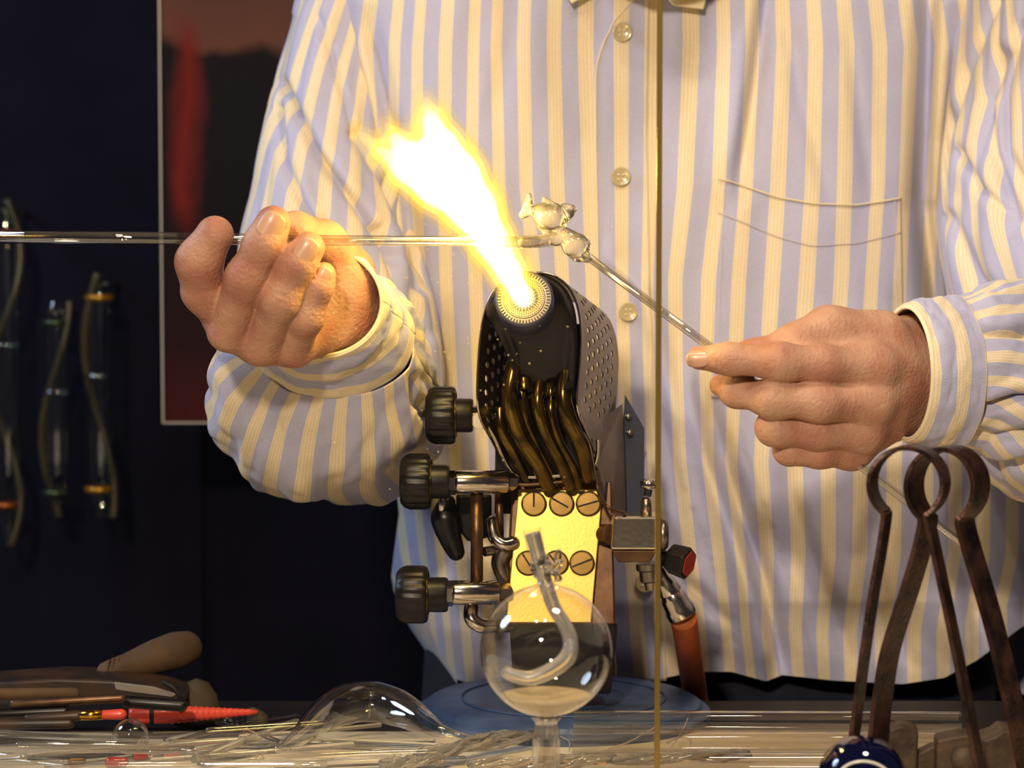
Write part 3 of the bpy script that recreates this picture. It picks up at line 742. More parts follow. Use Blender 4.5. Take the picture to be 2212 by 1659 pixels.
# ================================================================== BURNER
bn = empty('bench_burner', P(1215, 1512, .125).xyz)
BN = bn
def PP(pts, Y): return [P(p[0], p[1], p[2] if len(p) > 2 else Y) for p in pts]
bc = V((P(1217, 1500, .125).x, .125, 0))
prof = [(0, 1e-4), (0, .108), (.005, .108), (.007, .106), (.0075, .1015), (.011, .1005), (.013, .097), (.0145, .06), (.0145, 1e-4)]
obj('base', lathe(bc, Z, prof, 96), MT['bluebase'], bn, auto=40)
rngb = random.Random(8); mb = MB()
# cable-like ridge lines moulded in the base
for rr in (.045, .075):
    pts = [bc+V((rr*math.cos(2*PI*i/60), rr*math.sin(2*PI*i/60), .0145)) for i in range(61)]; mb.add(*tube(pts, .0008, 6, cap=False))
mb.build('base_ring', MT['bluebase'], bn)
# --- column and slotted plate
YP = .055
def quadbox(pts, Y0, depth, shift=(0, 0, 0)):
    """plate from its front outline in the image; pushed back by depth along +Y"""
    f = [P(p[0], p[1], p[2] if len(p) > 2 else Y0) for p in pts]; b = [q+V((shift[0], depth, shift[2])) for q in f]; n = len(f)
    return f+b, [tuple(range(n)), tuple(range(2*n-1, n-1, -1))]+[(i, i+n, (i+1) % n+n, (i+1) % n) for i in range(n)]
obj('front_plate', quadbox([(1120, 1058, .050), (1302, 1058, .050), (1277, 1345, .030), (1093, 1345, .030)], 0, .006), MT['plate'], bn, smooth=False, bevel=.0006)
obj('column', quadbox([(1106, 1040, .0565), (1322, 1040, .0565), (1330, 1350, .037), (1090, 1350, .037)], 0, .045), MT['copper'], bn, smooth=False, bevel=.0015)
obj('column_foot', quadbox([(1100, 1345, .045), (1335, 1345, .045), (1320, 1500, .06), (1110, 1500, .06)], 0, .06), MT['blackmetal'], bn, smooth=False, bevel=.002)
def screw(px, py, Y, ang, r=25):
    c = P(px, py, Y); R = M(r, Y); n = V((0, -1, .12)).normalized()
    o = obj('screw', lathe(c, n, [(-.004, R), (.0006, R), (.0012, R*.93), (.0013, 1e-5)], 32), MT['screwm'], bn, auto=30)
    ring = [c+n*.0004+V((R*1.06*math.cos(2*PI*i/32), 0, R*1.06*math.sin(2*PI*i/32)+0)) for i in range(33)]
    obj('screw_shade', tube(ring, .0004, 6, cap=False), MT['dark'], o)  # dark ring paints the shade round the screw head
    a = math.radians(ang); d = V((math.cos(a), 0, math.sin(a))); e = n.cross(d)
    obj('slot', box(c+n*.0012, d*R*.93, e*R*.075, n*.00035), MT['dark'], o, smooth=False)
for px, py, an in ((1153, 1088, 90), (1213, 1088, -30), (1271, 1088, 16)): screw(px, py, .0455, an)
for px, py, an in ((1141, 1216, -58), (1201, 1216, -52), (1257, 1216, 22)): screw(px, py, .0365, an)
# --- shroud: bent sheet with punched holes
prof2 = [(1102, 1035), (1085, 995), (1062, 950), (1038, 905), (1031, 860), (1033, 780), (1038, 720), (1047, 672), (1066, 630), (1100, 603), (1146, 589), (1192, 594), (1228, 620), (1247, 660), (1255, 712), (1254, 770), (1249, 830), (1247, 880), (1262, 925), (1282, 970), (1297, 1012)]
def resample(pts, step):
    q = np.array(pts, float); # smooth then resample
    sp = [V((a, 0, b)) for a, b in pts]; sp = smoothpath(sp, 10); q = np.array([(p.x, p.z) for p in sp])
    L = np.concatenate([[0], np.cumsum(np.hypot(*np.diff(q, axis=0).T))]); n = int(L[-1]/step); t = np.linspace(0, L[-1], n+1)
    return np.stack([np.interp(t, L, q[:, 0]), np.interp(t, L, q[:, 1])], 1), L[-1]
U, Lp = resample(prof2, 15)       # half-cell steps along the outline
YS = -.012; DEP = V((.029, .095, -.022))   # sweep of the sheet: back and to the right
def sh_pt(u, v):      # u in half cells (float), v 0..1 in depth
    i = min(int(u), len(U)-2); f = u-i; x, y = U[i]*(1-f)+U[i+1]*f
    v0 = 0
    if y > 860: v0 = min(.8, max(0, (x-1031)/88)) if x < 1150 else min(.8, max(0, (x-1249)/70))
    fr = P(x, y, YS+v0*DEP.y)
    return fr+DEP*v*(1-v0)
def shroud():
    nu = len(U)-1; nv = 8; vs = []; fs = []; key = {}
    def g(u, v):
        k = (round(u*64), round(v*64))
        if k not in key: key[k] = len(vs); vs.append(sh_pt(min(max(u, 0), nu), v/nv))
        return key[k]
    for j in range(nv):
        off = (j % 2)
        i = off
        if off: fs.append((g(0, j), g(1, j), g(1, j+.5), g(1, j+1), g(0, j+1)))
        while i+2 <= nu:
            x, y = U[i+1]
            frac = (i+1)/nu
            holed = (.14 < frac < .36 and 1 <= j <= 6) or (.58 < frac < .86 and 1 <= j <= nv-2)
            sq = [g(i, j), g(i+1, j), g(i+2, j), g(i+2, j+.5), g(i+2, j+1), g(i+1, j+1), g(i, j+1), g(i, j+.5)]
            if holed:
                r = .52
                ci, cj = i+1, j+.5; oc = []
                for (du, dv) in ((-.7, -.35), (0, -.5), (.7, -.35), (1, 0), (.7, .35), (0, .5), (-.7, .35), (-1, 0)):
                    oc.append(g(ci+du*.5, cj+dv*.56))
                for q in range(8): fs.append((sq[q], sq[(q+1) % 8], oc[(q+1) % 8], oc[q]))
            else: fs.append(tuple(sq))
            i += 2
        if i < nu: fs.append((g(i, j), g(nu, j), g(nu, j+1), g(i, j+1)))
    o = mesh('shroud', vs, fs, MT['shroud'], bn, smooth=False)
    bm = bmesh.new(); bm.from_mesh(o.data); bmesh.ops.remove_doubles(bm, verts=bm.verts, dist=1e-6); bm.to_mesh(o.data); bm.free()
    q = o.modifiers.new('t', 'SOLIDIFY'); q.thickness = .0009; q.offset = 0
    return o
sh = shroud()
obj('shroud_edge', tube([sh_pt(i, 0) for i in range(len(U))], .00085, 8), MT['chrome'], sh)
# black enamelled head round the nozzle: closes the top of the shroud
hp, _ = resample([(1122, 850), (1108, 790), (1080, 725), (1052, 678), (1067, 631), (1101, 605), (1146, 592), (1191, 597), (1226, 622), (1245, 662), (1252, 712), (1251, 770), (1246, 840)], 10)
hn = V((-.10, -.93, .34)).normalized()
NC = P(1132, 645, -.034)       # nozzle centre
def head():
    n = len(hp); cx, cyy = 1146, 700; vs = []; fs = []
    levels = [(1.0, YS+.004), (.97, YS-.002), (.86, YS-.010), (.72, YS-.015)]
    for s, Yq in levels:
        for x, y in hp:
            xx = 1135+(x-1140)*s; yy = 650+(y-650)*(s if y < 650 else s*.98)
            vs.append(P(xx, yy, Yq+(.00030*max(0, y-660)*.5 if s < .9 else 0)))
    vs2 = len(vs)
    for i in range(len(levels)-1):
        for j in range(n-1): fs.append((i*n+j, i*n+j+1, (i+1)*n+j+1, (i+1)*n+j))
    k = (len(levels)-1)*n
    c = len(vs); vs.append(P(1135, 655, YS-.017))
    for j in range(n-1): fs.append((k+j, k+j+1, c))
    # underside, sloping back to the pipes
    b0 = len(vs); vs += [P(1120, 862, YS+.03), P(1245, 860, YS+.03), P(1100, 760, YS+.05), P(1230, 760, YS+.05)]
    fs += [(0, n, 2*n, 3*n, c, 3*n+n-1, 2*n+n-1, n+n-1, n-1, b0+1, b0)]
    return vs, fs
obj('burner_head', head(), MT['blackmetal'], bn, smooth=True)
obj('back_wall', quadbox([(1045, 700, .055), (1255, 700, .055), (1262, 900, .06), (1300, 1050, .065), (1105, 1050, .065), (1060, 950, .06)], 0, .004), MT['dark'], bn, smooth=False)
R0 = M(61, -.034)
prf = [(-.020, R0*1.05), (-.001, R0*1.05), (.0008, R0*1.0), (.0012, R0*.97), (.0006, R0*.93), (.0006, R0*.76), (.0011, R0*.74), (.0011, R0*.50), (.0003, R0*.47), (.0003, R0*.30), (-.004, R0*.26), (-.004, 1e-5)]
nz = obj('nozzle', lathe(NC, hn, prf, 72), MT['nozzle'], bn, auto=35)
hu = (V((0, 0, 1))-hn*hn.z).normalized(); hv_ = hn.cross(hu)
def onface(r, a, h=0): return NC+hn*h+(hu*math.cos(a)+hv_*math.sin(a))*r
mb = MB()
for i in range(50):
    a = 2*PI*i/50; rad = (onface(1, a)-NC); tg = hn.cross(rad)
    mb.add(*box(onface(R0*.87, a, .0007), rad*R0*.055, tg*R0*.021, hn*.0003))
s_ = mb.build('slot_ring', MT['dark'], nz, smooth=False); s_['kind'] = 'stuff'
mb = MB()
for rr, n in ((.69, 54), (.60, 46), (.53, 40)):
    for i in range(n):
        a = 2*PI*(i+.3)/n; mb.add(*box(onface(R0*rr, a, .0011), (onface(1, a)-NC)*R0*.016, hn.cross(onface(1, a)-NC)*R0*.016, hn*.0002))
s_ = mb.build('port_ring', MT['dark'], nz, smooth=False); s_['kind'] = 'stuff'
mb = MB()
for rr, n in ((.42, 24), (.35, 18), (.2, 10)):
    for i in range(n):
        a = 2*PI*i/n; mb.add(*tube([onface(R0*rr, a, .0002), onface(R0*rr, a, .0012)], R0*.04, 8))
s_ = mb.build('inner_jets', mat('blued_steel', (96, 110, 170), .3, metal=.7), nz); s_['kind'] = 'stuff'
# --- feed tubes inside the shroud
for pts, r in (([(1118, 738, .012), (1108, 800, .004), (1100, 860, .002), (1118, 930, .008), (1160, 1000, .024), (1185, 1050, .04)], 17),
               ([(1132, 790, .018), (1128, 860, .012), (1140, 920, .015), (1170, 985, .03), (1200, 1045, .042)], 12),
               ([(1168, 820, .012), (1162, 875, .006), (1180, 940, .01), (1212, 1000, .025), (1232, 1050, .04)], 14),
               ([(1196, 830, .02), (1190, 890, .012), (1205, 950, .018), (1238, 1010, .03), (1250, 1050, .042)], 11),
               ([(1222, 800, .008), (1217, 860, .002), (1232, 915, .003), (1258, 965, .014), (1272, 1030, .035)], 18),
               ([(1080, 880, .02), (1084, 930, .018), (1110, 980, .028), (1140, 1045, .04)], 12)):
    obj('feed_tube', tube(smoothpath(PP(pts, 0), 7), M(r, .01), 18), MT['brass'], bn)
for c in ((1133, 822), (1190, 835)):
    obj('tube_collar', lathe(P(c[0], c[1], .008), (0, .1, 1), [(-.006, .0045), (.002, .0045), (.003, .0035), (.003, 1e-5)], 20), MT['brass'], bn)
# chrome loop at the foot of the shroud
lp = [(1050, 915, .012), (1070, 950, .02), (1092, 1000, .032), (1110, 1022, .036), (1138, 1030, .036), (1200, 1028, .036), (1258, 1022, .036), (1280, 1008, .034), (1290, 985, .032), (1292, 950, .03)]
obj('wire_loop', tube(smoothpath(PP(lp, 0), 7), .0016, 10), MT['chrome'], bn)
lp = [(1108, 1040, .036), (1130, 1047, .036), (1200, 1042, .036), (1270, 1032, .036), (1288, 1020, .036), (1292, 1060, .036), (1312, 1095, .01), (1345, 1108, .02), (1352, 1112, .03)]
obj('pilot_wire', tube(smoothpath(PP(lp, 0), 7), .0013, 10), MT['copper'], bn)
# side sheet and rear bracket
obj('side_plate', quadbox([(1262, 925, .032), (1300, 905, .058), (1345, 872, .084), (1352, 1110, .085), (1318, 1110, .06), (1292, 1060, .04), (1290, 1000, .036)], 0, .0012), MT['shroud'], bn, smooth=False)
obj('rear_bracket', quadbox([(1350, 852, .092), (1392, 925, .098), (1392, 1112, .098), (1330, 1112, .092), (1345, 920, .092)], 0, .003), mat('blue_grey_sheet', (78, 84, 98), .5, metal=.5), bn, smooth=False, bevel=.0006)
for c, Y in (((1326, 938), .075), ((1320, 990), .07), ((1360, 935), .090), ((1357, 900), .090)):
    obj('rivet', lathe(P(c[0], c[1], Y), (0, -1, 0), [(-.004, .0024), (.0002, .0024), (.0012, .0016), (.0014, 1e-5)], 16), MT['steel'], bn)
obj('rear_plate', quadbox([(1070, 960, .075), (1110, 960, .075), (1120, 1110, .075), (1068, 1110, .075)], 0, .003), MT['blackmetal'], bn, smooth=False)
# --- left-hand knobs
def knob(cx, cy_, Y, x0, x1, R, xh, rh, tilt=.05):
    ax = V((1, -tilt, 0)).normalized(); o = P(x0, cy_, Y); w1 = M(x1-x0, Y); h1 = M(xh-x0, Y); R = M(R, Y); rh = M(rh, Y)
    prof = [(0, 1e-4), (0, R*.80), (w1*.12, R*.93), (w1*.3, R), (w1*.85, R), (w1*.97, R*.95), (w1, R*.88), (w1*.93, R*.80), (w1*.90, rh*1.05), (w1, rh), (h1*.95, rh), (h1, rh*.93), (h1, 1e-4)]
    k = obj('knob', lathe(o, ax, prof, 96, ribs=18, ribd=.05), MT['bakelite'], bn, auto=40)
    pts = [o+ax*(w1*.99)+V((0, math.cos(2*PI*i/40), math.sin(2*PI*i/40)))*R*.86 for i in range(41)]
    obj('knob_rim', tube(pts, .0004, 6, cap=False), MT['brass'], k)
    return o, ax
knob(0, 897, .03, 922, 985, 63, 1022, 37)
knob(0, 1040, .02, 867, 932, 61, 972, 37)
knob(0, 1284, .02, 858, 925, 63, 968, 38)
def cyl(name, a, b, r, m, nseg=28, parent=None, rim_=True):
    a, b = V(a), V(b); L = (b-a).length; prof = [(0, 1e-5), (0, r*.92), (L*.03, r), (L*.97, r), (L, r*.92), (L, 1e-5)] if rim_ else [(0, 1e-5), (0, r), (L, r), (L, 1e-5)]
    return obj(name, lathe(a, b-a, prof, nseg), m, parent or bn, auto=35 if nseg > 8 else 20, smooth=nseg > 8)
cyl('hex_nut', P(960, 1043, .02), P(984, 1043, .02), M(27), MT['chrome'], 6)
cyl('valve_stem', P(982, 1041, .022), P(1094, 1041, .03), M(26), MT['chrome'])
cyl('hex_nut', P(1092, 1041, .03), P(1110, 1041, .034), M(19), MT['chrome'], 6)
cyl('hex_nut', P(958, 1282, .02), P(978, 1282, .02), M(29), MT['chrome'], 6)
cyl('valve_stem', P(975, 1280, .022), P(1074, 1280, .03), M(27), MT['chrome'])
cyl('hex_nut', P(1074, 1280, .03), P(1100, 1280, .034), M(21), MT['chrome'], 6)
cyl('valve_stem', P(1014, 892, .03), P(1060, 892, .036), M(17), MT['chrome'])
cyl('valve_cap', P(1036, 909, .022), P(1036, 909, .034), M(19), mat('ivory_cap', (214, 202, 184), .3, metal=.5))
obj('supply_pipe', tube([P(1030, 1066, .03), P(1030, 1254, .03)], M(14), 20), MT['copper'], bn)
obj('supply_pipe', tube([P(1078, 1066, .05), P(1080, 1160, .05)], M(9), 16), MT['copper'], bn)
obj('elbow', tube(smoothpath(PP([(1062, 1128, .045), (1068, 1160, .04), (1088, 1176, .038), (1108, 1172, .04)], 0), 6), M(15), 18, dome=True), MT['chrome'], bn)
obj('elbow', tube(smoothpath(PP([(1090, 1190, .045), (1080, 1215, .045), (1092, 1248, .045)], 0), 6), M(20), 18, dome=True), MT['steel'], bn)
cyl('set_screw', P(1046, 1192, .04), P(1072, 1188, .045), M(11), MT['steel'])
obj('elbow', tube(smoothpath(PP([(1018, 1312, .035), (1018, 1336, .03), (1038, 1352, .03), (1062, 1352, .035)], 0), 6), M(16), 18, dome=True), MT['chrome'], bn)
obj('lower_link', tube(PP([(1075, 1352, .04), (1110, 1352, .05)], 0), M(15), 18), MT['steel'], bn)
# black lever under the middle knob
obj('lever', tube(smoothpath(PP([(965, 1085, .05), (962, 1120, .05), (972, 1160, .048), (985, 1192, .046)], 0), 6), [M(q) for q in (20, 22, 24, 26, 30, 32, 33, 32, 31, 30, 29, 27, 26, 25, 24, 23, 22, 21, 20)], 20, dome=True), MT['blackmetal'], bn)
obj('lever_guard', quadbox([(985, 1068), (1062, 1068), (1062, 1160), (1012, 1172), (985, 1140)], .062, .004), MT['blackmetal'], bn, smooth=False, bevel=.002)
cyl('lever_pin', P(955, 1070, .045), P(955, 1106, .045), M(9), MT['chrome'])
# --- right-hand valve
obj('valve_block', quadbox([(1325, 1116), (1424, 1116), (1424, 1188), (1320, 1188)], .02, .03), mat('polished_block', (226, 214, 190), .2, metal=1, bump=.1, bump_scale=240), bn, smooth=False, bevel=.0016)
obj('valve_end', lathe(P(1422, 1154, .036), X, [(0, 1e-4), (0, M(37)), (M(14), M(37)), (M(21), M(30)), (M(23), 1e-4)], 32), MT['steel'], bn)
obj('valve_base', quadbox([(1322, 1189), (1420, 1189), (1405, 1215), (1335, 1215)], .022, .026), MT['copper'], bn, smooth=False, bevel=.001)
cyl('block_bolt', P(1300, 1155, .05), P(1322, 1155, .04), M(24), MT['copper'])
obj('thumb_screw', lathe(P(1401, 1054, .035), Z, [(0, 1e-4), (0, M(17)), (M(4), M(18.5)), (M(16), M(18.5)), (M(19), M(15)), (M(19), 1e-4)], 72, ribs=24, ribd=.06), MT['chrome'], bn)
cyl('screw_neck', P(1398, 1072, .035), P(1401, 1056, .035), M(9), MT['chrome'], 6)
obj('screw_neck', lathe(P(1396, 1114, .035), Z, [(0, 1e-4), (0, M(13)), (M(34), M(11)), (M(40), M(6)), (M(42), 1e-4)], 24), MT['steel'], bn)
cyl('valve_axle', P(1424, 1204, .045), P(1452, 1208, .04), M(18), MT['blackmetal'])
a_ = P(1446, 1205, .04); b_ = P(1500, 1222, .03)
kn = obj('valve_knob', lathe(a_, b_-a_, [(0, 1e-4), (0, M(30)), (M(6), M(35)), (M(46), M(38)), (M(50), M(34)), (M(50), 1e-4)], 6), MT['bakelite'], bn, smooth=False, bevel=.0008)
dd = (b_-a_).normalized(); obj('knob_cap', lathe(a_+dd*M(50.5), dd, [(0, 1e-4), (0, M(31)), (M(1.5), M(30)), (M(1.5), 1e-4)], 6), MT['redknob'], kn, smooth=False)
obj('lower_fitting', lathe(P(1402, 1216, .04), (.1, 0, -1), [(0, 1e-4), (0, M(30)), (M(14), M(30)), (M(18), M(24)), (M(40), M(24)), (M(44), M(16)), (M(60), M(14)), (M(60), 1e-4)], 28), MT['steel'], bn, auto=35)
a_ = P(1420, 1225, .05); b_ = P(1476, 1332, .055); dd = b_-a_; Lb = dd.length
obj('hose_barb', lathe(a_, dd, [(0, 1e-4), (0, M(15)), (Lb*.2, M(17)), (Lb*.3, M(24)), (Lb*.5, M(27)), (Lb*.52, M(24)), (Lb*.62, M(30)), (Lb*.80, M(31)), (Lb*.84, M(34)), (Lb*.97, M(34)), (Lb, M(29)), (Lb, 1e-4)], 32), MT['chrome'], bn, auto=40)
keep(bn); tag(bn, 'bench burner with perforated black hood, slotted brass plate and blue round base', 'burner')
hs = obj('gas_hose', tube(smoothpath(PP([(1476, 1333, .055), (1486, 1390, .09), (1494, 1450, .16), (1500, 1490, .215), (1504, 1540, .226), (1508, 1700, .235), (1512, 2000, .235)], 0), 8), M(29, .07), 22), MT['hose'])
tag(hs, 'orange rubber gas hose hanging from the chrome barb behind the burner', 'hose')

# ================================================================== FLAME
def fl():
    lobes = [[(1131, 650, -.036, 27), (1100, 588, -.055, 38), (1062, 520, -.075, 47), (1022, 450, -.095, 58), (980, 380, -.115, 66), (952, 320, -.13, 50), (932, 262, -.142, 30), (920, 208, -.150, 5)],
             [(1022, 450, -.095, 48), (948, 392, -.110, 62), (895, 350, -.125, 52), (858, 305, -.137, 26), (832, 262, -.147, 4)],
             [(950, 400, -.105, 44), (872, 362, -.120, 34), (820, 325, -.130, 18), (790, 300, -.138, 9), (764, 276, -.145, 3)]]
    A = [p for l in lobes for p in l]; lo, hi = bounds(A, .06); h = .003; Q = grid(lo, hi, h); S = None
    for l in lobes:
        s = None
        for i in range(len(l)-1):
            a, b = l[i], l[i+1]; d, t = sd_cap(Q, P(*a[:3]), P(*b[:3]), M(a[3], a[2]), M(b[3], b[2])); s = d if s is None else smin(s, d, .004)
        S = s if S is None else smin(S, s, .008)
    root = empty('torch_flame', NC)
    for nm, lv, col, e in (('outer_mantle', .0065, (1, .50, .08), 5), ('mantle', .0035, (1, .60, .08), 16), ('mantle', .0005, (1, .68, .12), 45),
                           ('inner_cone', -.003, (1, .90, .62), 150), ('inner_cone', -.007, (1, .95, .85), 300)):
        v, f = nets((S-lv).astype(np.float32), lo, h)
        obj(nm, (v, [tuple(q) for q in f]), flame_mat(nm, col, e, 13 if lv > .001 else 0), root)
    keep(root); tag(root, 'bright white and yellow flame leaping from the burner nozzle', 'flame')
fl()
# violet-white root of the flame
rt = flame_mat('flame_root', (.76, .78, 1), 70)
o = obj('root_cone', tube([NC+hn*.001, P(1118, 622, -.046), P(1092, 575, -.06)], [M(25), M(24), M(12)], 24, dome=True), rt, bpy.data.objects['torch_flame'])
o.matrix_parent_inverse = Matrix.Translation(-V(bpy.data.objects['torch_flame'].location))
point('flame_light', P(1050, 490, -.085), .012, .22, (1, .70, .26))
point('flame_light', P(985, 390, -.115), .018, .8, (1, .70, .26))
point('flame_light', P(930, 330, -.13), .014, .5, (1, .70, .26))

# ================================================================== GLASS BEING WORKED
g = obj('glass_tube', tube(PP([(-60, 511, -.118), (300, 514, -.108), (700, 519, -.098), (1040, 521, -.086), (1130, 523, -.078), (1185, 520, -.07)], 0), [M(14.5, -.11), M(13.5, -.1), M(11.5, -.1), M(11, -.08), M(14, -.08), M(13, -.07)], 24), MT['tubeglass'])
obj('bore', tube(PP([(-60, 511, -.118), (300, 514, -.108), (700, 519, -.098), (1040, 521, -.086)], 0), [M(7, -.11), M(6.5, -.1), M(5, -.1), M(4, -.08)], 18), MT['tubeglass'], g)
tag(g, 'long clear glass tube held level by the hand at left, its tip in the flame', 'glass tube')
g = obj('glass_rod', tube(PP([(1262, 548, -.068), (1535, 750, -.100), (1800, 960, -.085), (2110, 1200, -.065)], 0), M(9.5, -.08), 20), MT['tubeglass'])
obj('core', tube(PP([(1262, 548, -.068), (1535, 750, -.100), (1800, 960, -.085), (2110, 1200, -.065)], 0), M(5, -.08), 16), MT['tubeglass'], g)
tag(g, 'slanting glass rod held by the hand at right, running past the pocket', 'glass rod')
def figurine():
    Y = -.068; Q = None
    el = [((1190, 470), (38, 25), 20), ((1172, 458), (22, 20), 0), ((1228, 457), (14, 17), 0), ((1244, 530), (32, 27), 0), ((1226, 512), (20, 18), 0)]
    caps = [((1143, 423, Y), (1130, 462, Y), 7, 8), ((1143, 423, Y-.003), (1150, 462, Y-.003), 5, 5), ((1128, 465, Y), (1160, 452, Y), 7, 9), ((1218, 470, Y), (1206, 515, Y), 7, 9), ((1165, 490, Y), (1200, 518, Y), 6, 10),
            ((1130, 523, Y-.01), (1200, 516, Y), 12, 13), ((1200, 516, Y), (1222, 505, Y), 13, 11), ((1175, 430, Y), (1190, 437, Y), 6, 5), ((1219, 447, Y+.006), (1236, 452, Y+.008), 9, 10), ((1252, 548, Y), (1268, 556, Y), 20, 12), ((1204, 495, Y), (1200, 450, Y), 8, 12)]
    lo, hi = bounds([(1110, 400, Y, 30), (1300, 600, Y, 30)], .05); h = .0009
    Q = grid(lo, hi, h); S = None
    for (cx, cyy), (ra, rb), an in el:
        s = sd_ell(Q, P(cx, cyy, Y), (M(ra, Y), M((ra+rb)/2, Y), M(rb, Y))); S = s if S is None else smin(S, s, .003)
    for a, b, ra, rb in caps:
        s, _ = sd_cap(Q, P(*a), P(*b), M(ra, Y), M(rb, Y)); S = smin(S, s, .0022)
    v, f = nets(S.astype(np.float32), lo, h)
    o = obj('glass_figurine', (v, [tuple(q) for q in f]), MT['bright'])
    tag(o, 'small half-made clear glass animal on the rod tip beside the flame', 'figurine')
figurine()

# ================================================================== SAFETY PANE
Yg = -.235
pn = empty('safety_pane', V((P(700, 900, Yg).x, Yg, 0)))
xr, xl = P(1416, 900, Yg).x, P(-420, 900, Yg).x; zt = P(0, -260, Yg).z
obj('pane', box(((xl+xr)/2, Yg, zt/2), ((xr-xl)/2, 0, 0), (0, .0013, 0), (0, 0, zt/2)), MT['pane'], pn, smooth=False)
obj('pane_edge', box((xr+.0016, Yg, zt/2), (.0016, 0, 0), (0, .0016, 0), (0, 0, zt/2)), MT['paneedge'], pn, smooth=False, bevel=.0003)
rd = random.Random(5); mb = MB()
for i in range(150):
    px, py = rd.gauss(1000, 130), rd.gauss(560, 190)
    if not (700 < px < 1400 and 100 < py < 1100): continue
    c = P(px, py, Yg-.0016); r = M(rd.uniform(.8, 2.2), Yg)
    mb.add([c+V((r, 0, 0)), c+V((-r, 0, 0)), c+V((0, 0, r)), c+V((0, 0, -r)), c+V((0, -r, 0)), c+V((0, r, 0))],
           [(0, 2, 4), (2, 1, 4), (1, 3, 4), (3, 0, 4), (2, 0, 5), (1, 2, 5), (3, 1, 5), (0, 3, 5)])
s_ = mb.build('dust_specks', mat('pale_dust', (250, 226, 150), .6), pn); s_['kind'] = 'stuff'
for xx in (xl+.2, xr-.15):
    obj('clamp_foot', box((xx, Yg-.004, .008), (.02, 0, 0), (0, .0025, 0), (0, 0, .008)), MT['steel'], pn, smooth=False, bevel=.001)
keep(pn); tag(pn, 'upright clear safety pane left of the yellow-lit vertical edge', 'glass pane')

# ================================================================== GLASS GLOBE ORNAMENT (in front)
YG = -.30
gl = empty('glass_globe', V((P(1180, 1405, YG).x, YG, 0)))
c = P(1180, 1405, YG); R = M(144, YG)
prof = []
zb = -c.z
stem = M(30, YG); neckr = M(20, YG)
pst = [(zb, M(60, YG)), (zb+.004, M(60, YG)), (zb+.006, stem*1.1), (-R-M(60, YG), stem), (-R-M(30, YG), stem*.98), (-R-M(20, YG), stem*.80), (-R-M(12, YG), stem*.82), (-R-M(4, YG), stem*1.1), (-R+M(3, YG), stem*1.0)]
obj('stem', lathe(c, Z, pst, 40), MT['tubeglass'], gl)
obj('stem_bore', lathe(c, Z, [(h_, r_*.72) for h_, r_ in pst[2:]], 32), MT['tubeglass'], gl)
prof = []
a0 = math.asin(stem*1.05/R); 
for k in range(1, 40):
    a = a0+(PI-a0-.16)*k/40; prof.append((-R*math.cos(a), R*math.sin(a)))
prof += [(R+M(3, YG), neckr), (R+M(12, YG), neckr*.9)]
obj('globe', lathe(c, Z, prof, 96), MT['thin'], gl)
# knobbly neck
rn = random.Random(3)
for k in range(9):
    a = k*2.4; q = c+V((math.cos(a)*M(26, YG), math.sin(a)*M(20, YG), R+M(14+k*5, YG)))
    obj('neck_bead', (lambda t: t)(tube([q, q+V((M(rn.uniform(-10, 10), YG), 0, M(rn.uniform(8, 20), YG)))], [M(9, YG), M(6, YG)], 12, dome=True)), MT['glass'], gl)
it = [(1150, 1152, YG), (1162, 1195, YG), (1176, 1250, YG), (1196, 1310, YG), (1220, 1350, YG), (1232, 1385, YG), (1226, 1420, YG-.006), (1190, 1448, YG-.012), (1145, 1465, YG-.014), (1105, 1458, YG-.012), (1090, 1448, YG-.01)]
obj('inner_tube', tube(smoothpath(PP(it, 0), 6), [M(q, YG) for q in np.interp(np.linspace(0, 1, 61), [0, .15, .35, .5, .6, .8, 1], [17, 16, 15, 17, 19, 16, 13])], 20), MT['hazyglass'], gl)
obj('mouth_tube', tube(PP([(1148, 1142, YG), (1158, 1190, YG)], 0), M(19, YG), 24, cap=False), MT['thin'], gl)
sand = [(-R*.992, 1e-4)]
zc = -R*.60
sv = lathe(c, Z, [(-R*.985*math.cos(a), R*.985*math.sin(a)) for a in np.linspace(.24, .80, 10)]+[(-R*.66, R*.60), (-R*.70, R*.3), (-R*.71, 1e-4)], 48)
obj('sediment', sv, mat('fine_beads', (216, 190, 140), .35, trans=.35, bump=1, bump_scale=500), gl)
obj('stopper', lathe(c, Z, [(-R-M(10, YG), 1e-4), (-R-M(8, YG), M(16, YG)), (-R+M(2, YG), M(20, YG)), (-R+M(12, YG), M(28, YG)), (-R+M(14, YG), 1e-4)], 24), MT['glass'], gl)
keep(gl); tag(gl, 'round clear glass globe on a glass stem with a bent tube inside', 'glass globe')

